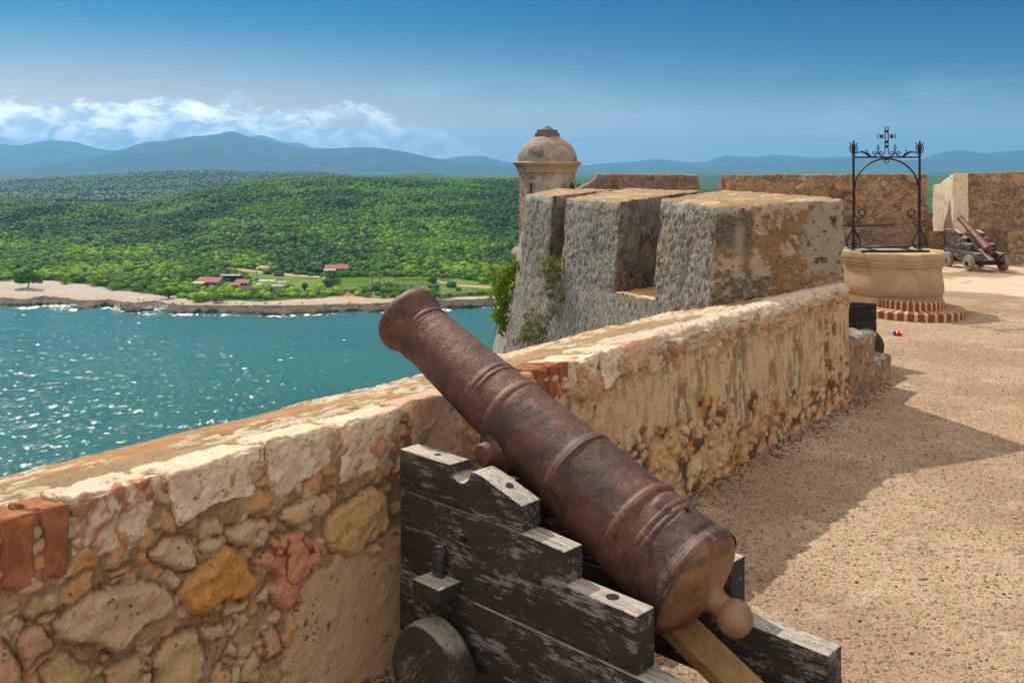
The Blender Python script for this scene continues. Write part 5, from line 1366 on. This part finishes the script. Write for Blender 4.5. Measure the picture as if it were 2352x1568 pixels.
for (X, Y, w, h, lab) in ((387, 686, 42, 20, 'large dark green bush on the sand left of the seaside house'), (462, 694, 44, 16, 'wide sprawling bush on the shingle below the seaside house'), (492, 694, 38, 20, 'rounded leafy bush beside the sprawling one on the shingle'),
        (262, 666, 34, 18, 'green bush at the sand edge left of the grassy bank'), (222, 655, 44, 26, 'broad low bush behind the beach right of the lone tree'), (150, 652, 30, 18, 'small spreading bush at the back of the left beach'),
        (585, 682, 30, 16, 'bush in front of the long grey wall, left one'), (617, 684, 26, 14, 'grey green bush just below the middle of the long grey wall'), (700, 670, 22, 18, 'dark bush off the right end of the long grey wall'),
        (758, 659, 46, 28, 'dense dark tree clump left of the planted plot'), (905, 683, 20, 12, 'little tree on the bare ground near the muzzle of the big cannon'), (845, 681, 26, 8, 'flat green cushion on the bare orange ground'),
        (995, 655, 24, 20, 'dark bush at the right end of the leafy trellis'), (420, 655, 34, 26, 'leafy bush left of the palm by the seaside house'), (880, 684, 22, 8, 'flat cushion right of the bare orange patch')):
    shrub(X, Y, w, h, lab, 'scrub' if 'dark' not in lab else 'forest', seed=3, tone=.35 if 'dark' in lab else .55)
for i, (X, Y, w) in enumerate(((398, 698, 9), (420, 701, 12), (347, 698, 7), (470, 703, 6), (541, 699, 6), (560, 698, 7), (608, 699, 14), (554, 701, 6), (643, 699, 9), (694, 699, 8), (745, 700, 6), (803, 697, 9), (520, 698, 7), (840, 700, 6), (330, 693, 7), (318, 690, 7), (432, 690, 8))):
    shrub(X, Y, w, w*.5, 'tiny green tuft growing on the bare shingle', seed=i, tone=.6, group='tufts on the shingle', name='beach_tuft', cat='tuft', n=60)
def palm(X, Yb, h, label, seed):
    p = gpos(X, Yb); k = p.y/FPX; H = h*k; rng = np.random.RandomState(seed)
    t = tag(empty('palm_tree', p), label, 'palm tree', 'palms by the far houses')
    b = MB(); b.tube([(0, 0, -.3), (.15, 0, H*.4), (.35, .1, H*.72)], [.28, .2, .16], 8); b.build('trunk', M['bark'], t)
    V_ = []; F_ = []; C3 = []; o = 0
    for i in range(22):
        a = i*2.4; L = H*.36*(.8+.4*rng.rand()); el = .9-1.1*(i/22)
        prev = None
        for s in range(7):
            u = s/6; r = L*u*math.cos(el*.6); z = H*.72+L*(math.sin(el)*u-.75*u*u)
            c = np.array([.35+r*math.cos(a), .1+r*math.sin(a), z]); w = (.50*(1-u)**.6+.05)*(.6+.4*(s % 2)); sd = np.array([-math.sin(a), math.cos(a), -.35])*w; sd2 = np.array([math.sin(a), -math.cos(a), -.35])*w
            V_ += [c+sd, c, c+sd2]; C3 += [[.3+.5*rng.rand(), 0, 0]]*3
            if s: F_ += [(o-3, o-2, o+1, o), (o-2, o-1, o+2, o+1)]
            o += 3
    mesh_obj('crown', V_, np.array(F_), M['palm'], t, False, cols=np.array(C3))
palm(420, 655, 46, 'tall dark palm standing beside the awning of the seaside house', 1)
palm(855, 652, 34, 'palm rising over the left end of the leafy trellis', 2)
palm(872, 652, 28, 'shorter yellowish palm next to the trellis palm', 3)
palm(400, 668, 22, 'small yellow palm in front of the seaside house garden', 4)

# ------------------------------------------------------------------ buildings on the far shore
def house(X, Yb, L, Dp, hw, hr, rot, label, kind, name='house'):
    p = gpos(X, Yb); t = tag(empty(name, (p.x, p.y+Dp/2, p.z), (0, 0, math.radians(rot))), label, 'house')
    b = MB(); b.prism([(-Dp/2, -1), (Dp/2, -1), (Dp/2, hw), (0, hw+hr), (-Dp/2, hw)], -L/2, L/2, 'x'); b.build('wall', [M['hwall']], t)
    b = MB(); e = .5
    for s in (-1, 1):
        y0, y1 = s*(Dp/2+e), 0; z0 = hw-hr*e/(Dp/2); z1 = hw+hr
        V_ = [(-L/2-e, y0, z0+.05), (L/2+e, y0, z0+.05), (L/2+e, y1, z1+.05), (-L/2-e, y1, z1+.05)]
        V_ += [(a, c, d+.22) for a, c, d in V_]
        b.add(V_, [(0, 3, 2, 1), (4, 5, 6, 7), (0, 1, 5, 4), (1, 2, 6, 5), (2, 3, 7, 6), (3, 0, 4, 7)])
    b.build('roof', M['roof'], t)
    for i in range(3):
        b = MB(); b.box((-L/2+L*(i+.5)/3, -Dp/2-.02, 1.5), (1.2, .12, 1.2)); w = b.build('window', M['dark'], t)
    b = MB(); b.box((-L/2-.02, 0, 1.2), (.12, 1.2, 2.4)); b.build('door', M['dark'], t)
    if kind:
        mat = M['awning'] if kind == 'awning' else M['sheet_roof']
        Lw = L*.55; b = MB(); b.prism([(-Dp/2-3.4, 2.3), (-Dp/2-3.4, 2.42), (-Dp/2+.2, hw+.12), (-Dp/2+.2, hw)], -L/2-1, -L/2-1+Lw, 'x'); b.build('lean_to_roof', mat, t)
        for i in range(4):
            b = MB(); b.box((-L/2-.8+(Lw-.4)*i/3, -Dp/2-3.2, .9), (.18, .18, 3.0)); b.build('post', M['white'], t)
        b = MB(); b.box((-L/2-1+Lw/2, -Dp/2-3.3, .1), (Lw, .15, 1.2)); b.build('low_front_wall', M['hwall'], t)
    return t
house(480, 661, 11.0, 6.8, 2.7, 1.7, -14, 'blue grey seaside house with red tiled roof and straw coloured awning', 'awning')
house(556, 662, 6.0, 5.0, 2.4, 1.2, -8, 'little outbuilding with red tiled roof between the seaside house and the long wall', None)
house(537, 665, 4.6, 3.5, 2.0, .8, 6, 'smallest hut with a low red roof at the left end of the long grey wall', None)
house(770, 630, 11, 7, 2.8, 1.6, 10, 'red roofed house with grey lean to porch among trees at the hill foot', 'sheet')
p = gpos(530, 645); t = tag(empty('shed', p), 'long dark open shed behind the little red roofed outbuilding', 'shed')
b = MB(); b.prism([(-2, 2.6), (-2, 2.75), (2, 3.0), (2, 2.85)], -5, 5, 'x'); b.build('roof', M['hgable'], t); b = MB(); b.box((0, 1.9, 1.2), (9.6, .2, 2.6)); b.build('wall', M['dark'], t)
p = gpos(641, 634); t = tag(empty('container', p), 'small dark green box store beside the dirt track', 'store')
b = MB(); b.box((0, 0, 1.1), (4.6, 2.4, 2.3)); b.build('body', M['dark'], t, bevel=.05)
for i in range(3):
    b = MB(); b.box((-1.2+1.4*i, -1.22, 1.2), (.25, .06, 1.7)); b.build('panel', M['hgable'], t)
pa = gpos(548, 667); pb = gpos(676, 668)
t = tag(empty('long_wall', pa), 'long low grey block wall enclosing the grassy plot by the houses', 'wall')
b = MB(); mid = (pb-pa)/2; L_ = (pb-pa).length; az = math.atan2(mid.y, mid.x)
b.box((mid.x, mid.y, .7), (L_, .35, 2.3), az); b.build('masonry', M['greywall'], t)
for i in range(7):
    b = MB(); q = (pb-pa)*i/6; b.box((q.x, q.y, .8), (.5, .6, 2.6), az); b.build('pier', M['greywall'], t)
for i, (X, Y, w, d, r) in enumerate(((613, 647, 8.5, 2.5, 0), (595, 655, 2.6, 2, 5), (637, 659, 5, 1.6, 25), (648, 650, 4, 1.5, 10), (630, 663, 5.5, 1.4, 28))):
    p = gpos(X, Y); t = tag(empty('concrete_slab', p, (0, 0, math.radians(r))), ['largest pale concrete slab lying in the grassy plot', 'small square pale slab left in the grassy plot', 'slanting pale slab in the middle of the grassy plot', 'pale slab at the right of the grassy plot', 'lowest slanting slab just above the long wall'][i], 'slab')
    b = MB(); b.box((0, 0, .35), (w, d, .7)); b.build('slab', M['white'], t, bevel=.05)
# leafy trellis
p = gpos(905, 655); p2 = gpos(993, 655); t = tag(empty('trellis', p), 'long leafy yellow green trellis standing on posts', 'trellis')
L_ = (p2-p).x; rng = np.random.RandomState(5); n = 2200
q = np.stack([rng.rand(n)*L_, rng.rand(n)*6, 2.2+rng.rand(n)*.7+.3*np.sin(rng.rand(n)*40)], -1); cols = np.zeros((n, 3)); cols[:, 0] = np.clip(.95+rng.randn(n)*.15, 0, 1)
P_, F_, C2 = leaf_cloud(q, .6, rng, cols); mesh_obj('foliage', P_, F_, M['scrub'], t, False, cols=C2)
for i in range(9):
    b = MB(); b.box((L_*i/8, 0, 1.1), (.14, .14, 2.4)); b.build('post', M['bark'], t)
b = MB(); b.box((L_/2-6, -1.8, .35), (L_+14, .5, 1.1)); b.build('garden_wall', M['greywall'], t)
# planted plot
p = gpos(800, 652); t = tag(empty('planted_plot', p), 'plot of pale green crop rows left of the trellis', kind='stuff'); rng = np.random.RandomState(6)
n = 1600; q = np.stack([rng.rand(n)*18-9, (rng.randint(8, size=n))*2.2+rng.randn(n)*.2, .3+rng.rand(n)*.9], -1); cols = np.zeros((n, 3)); cols[:, 0] = np.clip(.9+rng.randn(n)*.2, 0, 1)
P_, F_, C2 = leaf_cloud(q, .5, rng, cols); o = mesh_obj('crop_rows', P_, F_, M['scrub'], t, False, cols=C2); o['kind'] = 'stuff'
# utility pole
p = gpos(532+5, 640); t = tag(empty('utility_pole', gpos(590, 652)), 'thin wooden utility pole in the green field', 'pole')
b = MB(); b.tube([(0, 0, -.3), (0, 0, 6.2)], .12, 6); b.build('pole', M['bark'], t); b = MB(); b.box((0, 0, 5.7), (1.4, .1, .1)); b.build('crossarm', M['bark'], t)
# dirt tracks
def track(name, pts, w):
    P_ = []; 
    XX = np.interp(np.linspace(0, 1, 60), np.linspace(0, 1, len(pts)), [p[0] for p in pts]); YY = np.interp(np.linspace(0, 1, 60), np.linspace(0, 1, len(pts)), [p[1] for p in pts])
    Q = [gpos(a, b) for a, b in zip(XX, YY)]
    Dq = np.array([q.y for q in Q]); 
    for _ in range(6): Dq[1:-1] = (Dq[:-2]+Dq[1:-1]*2+Dq[2:])/4
    for a, d in zip(XX, Dq):
        for s in (-w/2, w/2):
            d2 = d+s; P_.append(((a-1176)/FPX*d2, d2, float(ground(a, d2))+.12))
    tag(mesh_obj(name, P_, grid_faces(60, 2), M['dirt'], None, True), kind='structure')
track('path', [(536, 620), (580, 623.5), (630, 629), (690, 634), (747, 638)], 4.5)
track('path', [(1004, 647), (1030, 652), (1060, 657), (1150, 662)], 4.0)
# mound of sand by the track
p = gpos(606, 619); v0, f0 = ico(3); v = v0*np.array([4.5, 3, 1.9])*(1+.15*vec_noise(v0*2, 3))
t = tag(mesh_obj('sand_mound', v+np.array(p), f0, M['dirt'], None, True), 'small pale mound of sand beside the dirt track', 'mound')

# ------------------------------------------------------------------ plants on the bastion
def ext_point(X, Y, out=.05):
    q = (X-1176)/FPX; d = 11.0
    for _ in range(30):
        z = CAMZ-(Y-HZ)/FPX*d
        k = np.dot(np.array(P1), EN)+off(z)+out
        d = k/(q*EN[0]+EN[1])
    return np.array([q*d, d, CAMZ-(Y-HZ)/FPX*d])
def wall_plant(name, label, blobs, mat, leaf, seed, tone=.5, twigs=(), depth=None, stemr=.006):
    rng = np.random.RandomState(seed); pts = []; tones = []
    cs = []
    for (X, Y, r, n) in blobs:
        c = ext_point(X, Y, .06+r*.35) if depth is None else np.array(at(X, Y, depth)); cs.append(c)
        m = max(3, n//14); sub_ = c+rng.randn(m, 3)*np.array([r, r*.6, r])*.52
        for s_ in sub_: pts.append(s_+rng.randn(14, 3)*r*.20); tones += [tone+rng.randn()*.2]*14
    pts = np.concatenate(pts); n = len(pts); cols = np.zeros((n, 3)); cols[:, 0] = np.clip(np.array(tones)+rng.randn(n)*.15, 0, 1)
    base = cs[0]; t = tag(empty(name, base), label, 'plant')
    P_, F_, C2 = leaf_cloud(pts-base, leaf*(.7+.6*rng.rand(n)), rng, cols)
    mesh_obj('leaves', P_, F_, M[mat], t, False, cols=C2)
    b = MB()
    for i in range(len(cs)-1):
        a, c = cs[i]-base, cs[i+1]-base; b.tube([a, (a+c)/2+rng.randn(3)*.03, c], [stemr, stemr*.8, stemr*.6], 5)
    for k in range(len(cs)*7):
        c = cs[rng.randint(len(cs))]-base; d = rng.randn(3)*np.array([.11, .05, .10])
        b.tube([c, c+d*.6+rng.randn(3)*.015, c+d*1.3+rng.randn(3)*.02], [stemr*.5, stemr*.4, stemr*.25], 4)
    b.build('stems', M['twig'], t)
wall_plant('wall_shrub', 'bright green leafy shrub sprouting from the outer edge of the bastion wall', [(1186, 607, .07, 110), (1176, 617, .09, 240), (1167, 633, .13, 460), (1160, 650, .17, 620), (1150, 668, .14, 380), (1164, 685, .14, 460), (1158, 705, .13, 360), (1150, 725, .12, 300), (1160, 742, .10, 240), (1142, 738, .07, 70), (1150, 765, .05, 40), (1130, 700, .04, 20), (1138, 640, .06, 50), (1130, 625, .04, 20), (1160, 752, .07, 90)], 'leaf', .038, 2, .6, depth=12.75)
wall_plant('wall_creeper', 'green creeper hanging down the streaked bastion face from the small embrasure', [(1268, 604, .10, 300), (1252, 618, .09, 180), (1277, 618, .07, 130), (1262, 636, .08, 150), (1270, 655, .05, 90), (1256, 660, .05, 50), (1266, 680, .05, 80), (1242, 672, .03, 20), (1288, 668, .05, 70), (1284, 690, .05, 60), (1268, 705, .05, 60), (1264, 725, .05, 60), (1278, 712, .04, 40), (1294, 626, .05, 40)], 'leafdry', .030, 3, .55)
wall_plant('dry_bush', 'tangled half dry bush at the foot of the creeper on the bastion', [(1240, 748, .10, 170), (1222, 742, .09, 120), (1208, 755, .09, 120), (1198, 770, .08, 110), (1215, 775, .10, 120), (1235, 770, .09, 90), (1190, 785, .06, 60), (1250, 735, .06, 70), (1238, 722, .05, 40), (1222, 716, .04, 30), (1206, 725, .03, 20)], 'leafdry', .028, 4, .3, stemr=.005)
# ------------------------------------------------------------------ haze, sky, sun, camera
hz = MB(); hz.box((0, 6500, (410-59)/2), (31000, 19600, 410+59)); 
me = hz.build('haze', [], None); tag(me, 'thin blue sea haze over the bay and mountains', kind='stuff')
hm = bpy.data.materials.new('sea_haze'); hm.use_nodes = True; t = NT(hm.node_tree)
vol = t.n('VolumePrincipled', Color=HAZE_C, Density=HAZE, Anisotropy=.25); t.n('OutputMaterial', Volume=vol.outputs[0])
me.data.materials.append(hm)

SUNDIR = Vector((-.51, .81, 1.0)).normalized()          # towards the sun
elev = math.asin(SUNDIR.z); azim = math.atan2(SUNDIR.x, SUNDIR.y)
ld = bpy.data.lights.new('sun', 'SUN'); ld.energy = SUN_E; ld.angle = math.radians(.53); ld.color = (1.0, .93, .82)
lo = bpy.data.objects.new('sun', ld); COL.objects.link(lo); lo.rotation_euler = (-SUNDIR).to_track_quat('-Z', 'Y').to_euler()
w = bpy.data.worlds.new('World'); SC.world = w; w.use_nodes = True; t = NT(w.node_tree)
sky = t.n('TexSky', {'sky_type': 'NISHITA', 'sun_disc': False, 'sun_elevation': elev, 'sun_rotation': azim, 'altitude': 60, 'air_density': 1.0, 'dust_density': .9, 'ozone_density': 2.2})
d = t.n('TexCoord').outputs['Generated']; sp = t.n('SeparateXYZ', i0=d)
az = t.math('ARCTAN2', sp.outputs[0], sp.outputs[1]); el = sp.outputs[2]
cv = t.n('CombineXYZ', i0=az, i1=t.math('MULTIPLY', el, 1.9), i2=0.0).outputs[0]
puff = t.noise(cv, 15, 9, .54, .2); low = t.noise(cv, 6, 3, .5); det = t.noise(cv, 34, 8, .6, .4)
left = t.math('SUBTRACT', 1.0, t.step(az, -.34, .10))
# height the cloud bank reaches, in sine of elevation
topl = t.math('ADD', t.math('MULTIPLY', left, .048), t.math('MULTIPLY', t.math('SUBTRACT', low, .5), .06))
topl = t.math('ADD', topl, .014)
body = t.math('ADD', t.math('SUBTRACT', topl, el), t.math('MULTIPLY', t.math('SUBTRACT', puff, .5), .10))
mask = t.step(body, -.001, .010)
mask = t.math('MULTIPLY', mask, t.step(t.math('ADD', t.math('MULTIPLY', left, .5), puff), .50, .80))
mask = t.math('MULTIPLY', mask, t.math('ADD', .12, t.math('MULTIPLY', left, .80)))
thin = t.noise(t.n('CombineXYZ', i0=az, i1=t.math('MULTIPLY', el, 2.6), i2=3.0).outputs[0], 7, 7, .6, .3)
veil = t.math('MULTIPLY', t.math('MULTIPLY', t.step(thin, .47, .66), .30), t.math('SUBTRACT', 1.0, t.step(el, .05, .11)))
hs = t.n('HueSaturation', Saturation=SKY_SAT, Value=1.0, Color=sky.outputs[0])
tint = t.mix(t.step(el, .0, .168), SKY_LOW, SKY_HIGH)
tint = t.mix(t.step(az, -.55, .5), t.mix(1.0, tint, (1.9, 1.16, 1.06), 'MULTIPLY'), t.mix(1.0, tint, t.mix(t.step(el, .0, .12), (.80, .86, .90), (.30, .72, .86)), 'MULTIPLY'))
base = t.mix(1.0, hs.outputs[0], tint, 'MULTIPLY')
cl = t.mix(t.step(det, .38, .62), CLOUD_D, CLOUD_L)
colr = t.mix(t.math('MULTIPLY', t.math('SUBTRACT', 1.0, t.step(el, .0, .085)), .42), base, (6.2, 7.2, 8.2))
colr = t.mix(veil, colr, CLOUD_D); colr = t.mix(mask, colr, cl)
# unseen bright cloud added overhead and behind the viewer to fill the shade
over = t.noise(t.n('Mapping', i0=d).outputs[0], 2.2, 6, .6, .3)
where = t.math('MAXIMUM', t.step(el, .40, .62), t.math('MULTIPLY', t.step(sp.outputs[1], .05, -.35), t.step(el, .0, .08)))
colr = t.mix(t.math('MULTIPLY', t.math('MULTIPLY', where, t.step(over, .30, .46)), .92), colr, CLOUD_FILL)
bg = t.n('Background', Color=colr, Strength=SKY_S)
t.n('OutputWorld', Surface=bg.outputs[0])

cd = bpy.data.cameras.new('camera'); cam = bpy.data.objects.new('camera', cd); COL.objects.link(cam)
cam.location = (0, 0, CAMZ); cam.rotation_euler = (math.radians(90), 0, 0)
cd.sensor_width = 36; cd.lens = FPX/2352*36; cd.shift_y = -(784-HZ)/2352; cd.clip_start = .05; cd.clip_end = 60000
SC.camera = cam
SC.view_settings.view_transform = 'Standard'; SC.view_settings.look = 'None'; SC.view_settings.exposure = EXPO; SC.view_settings.gamma = 1
SC.view_settings.use_curve_mapping = False
cy = SC.cycles
cy.use_denoising = True; cy.max_bounces = 6; cy.diffuse_bounces = 3; cy.glossy_bounces = 3; cy.transmission_bounces = 3; cy.transparent_max_bounces = 6; cy.volume_bounces = 0
cy.caustics_reflective = False; cy.caustics_refractive = False; cy.sample_clamp_indirect = 6
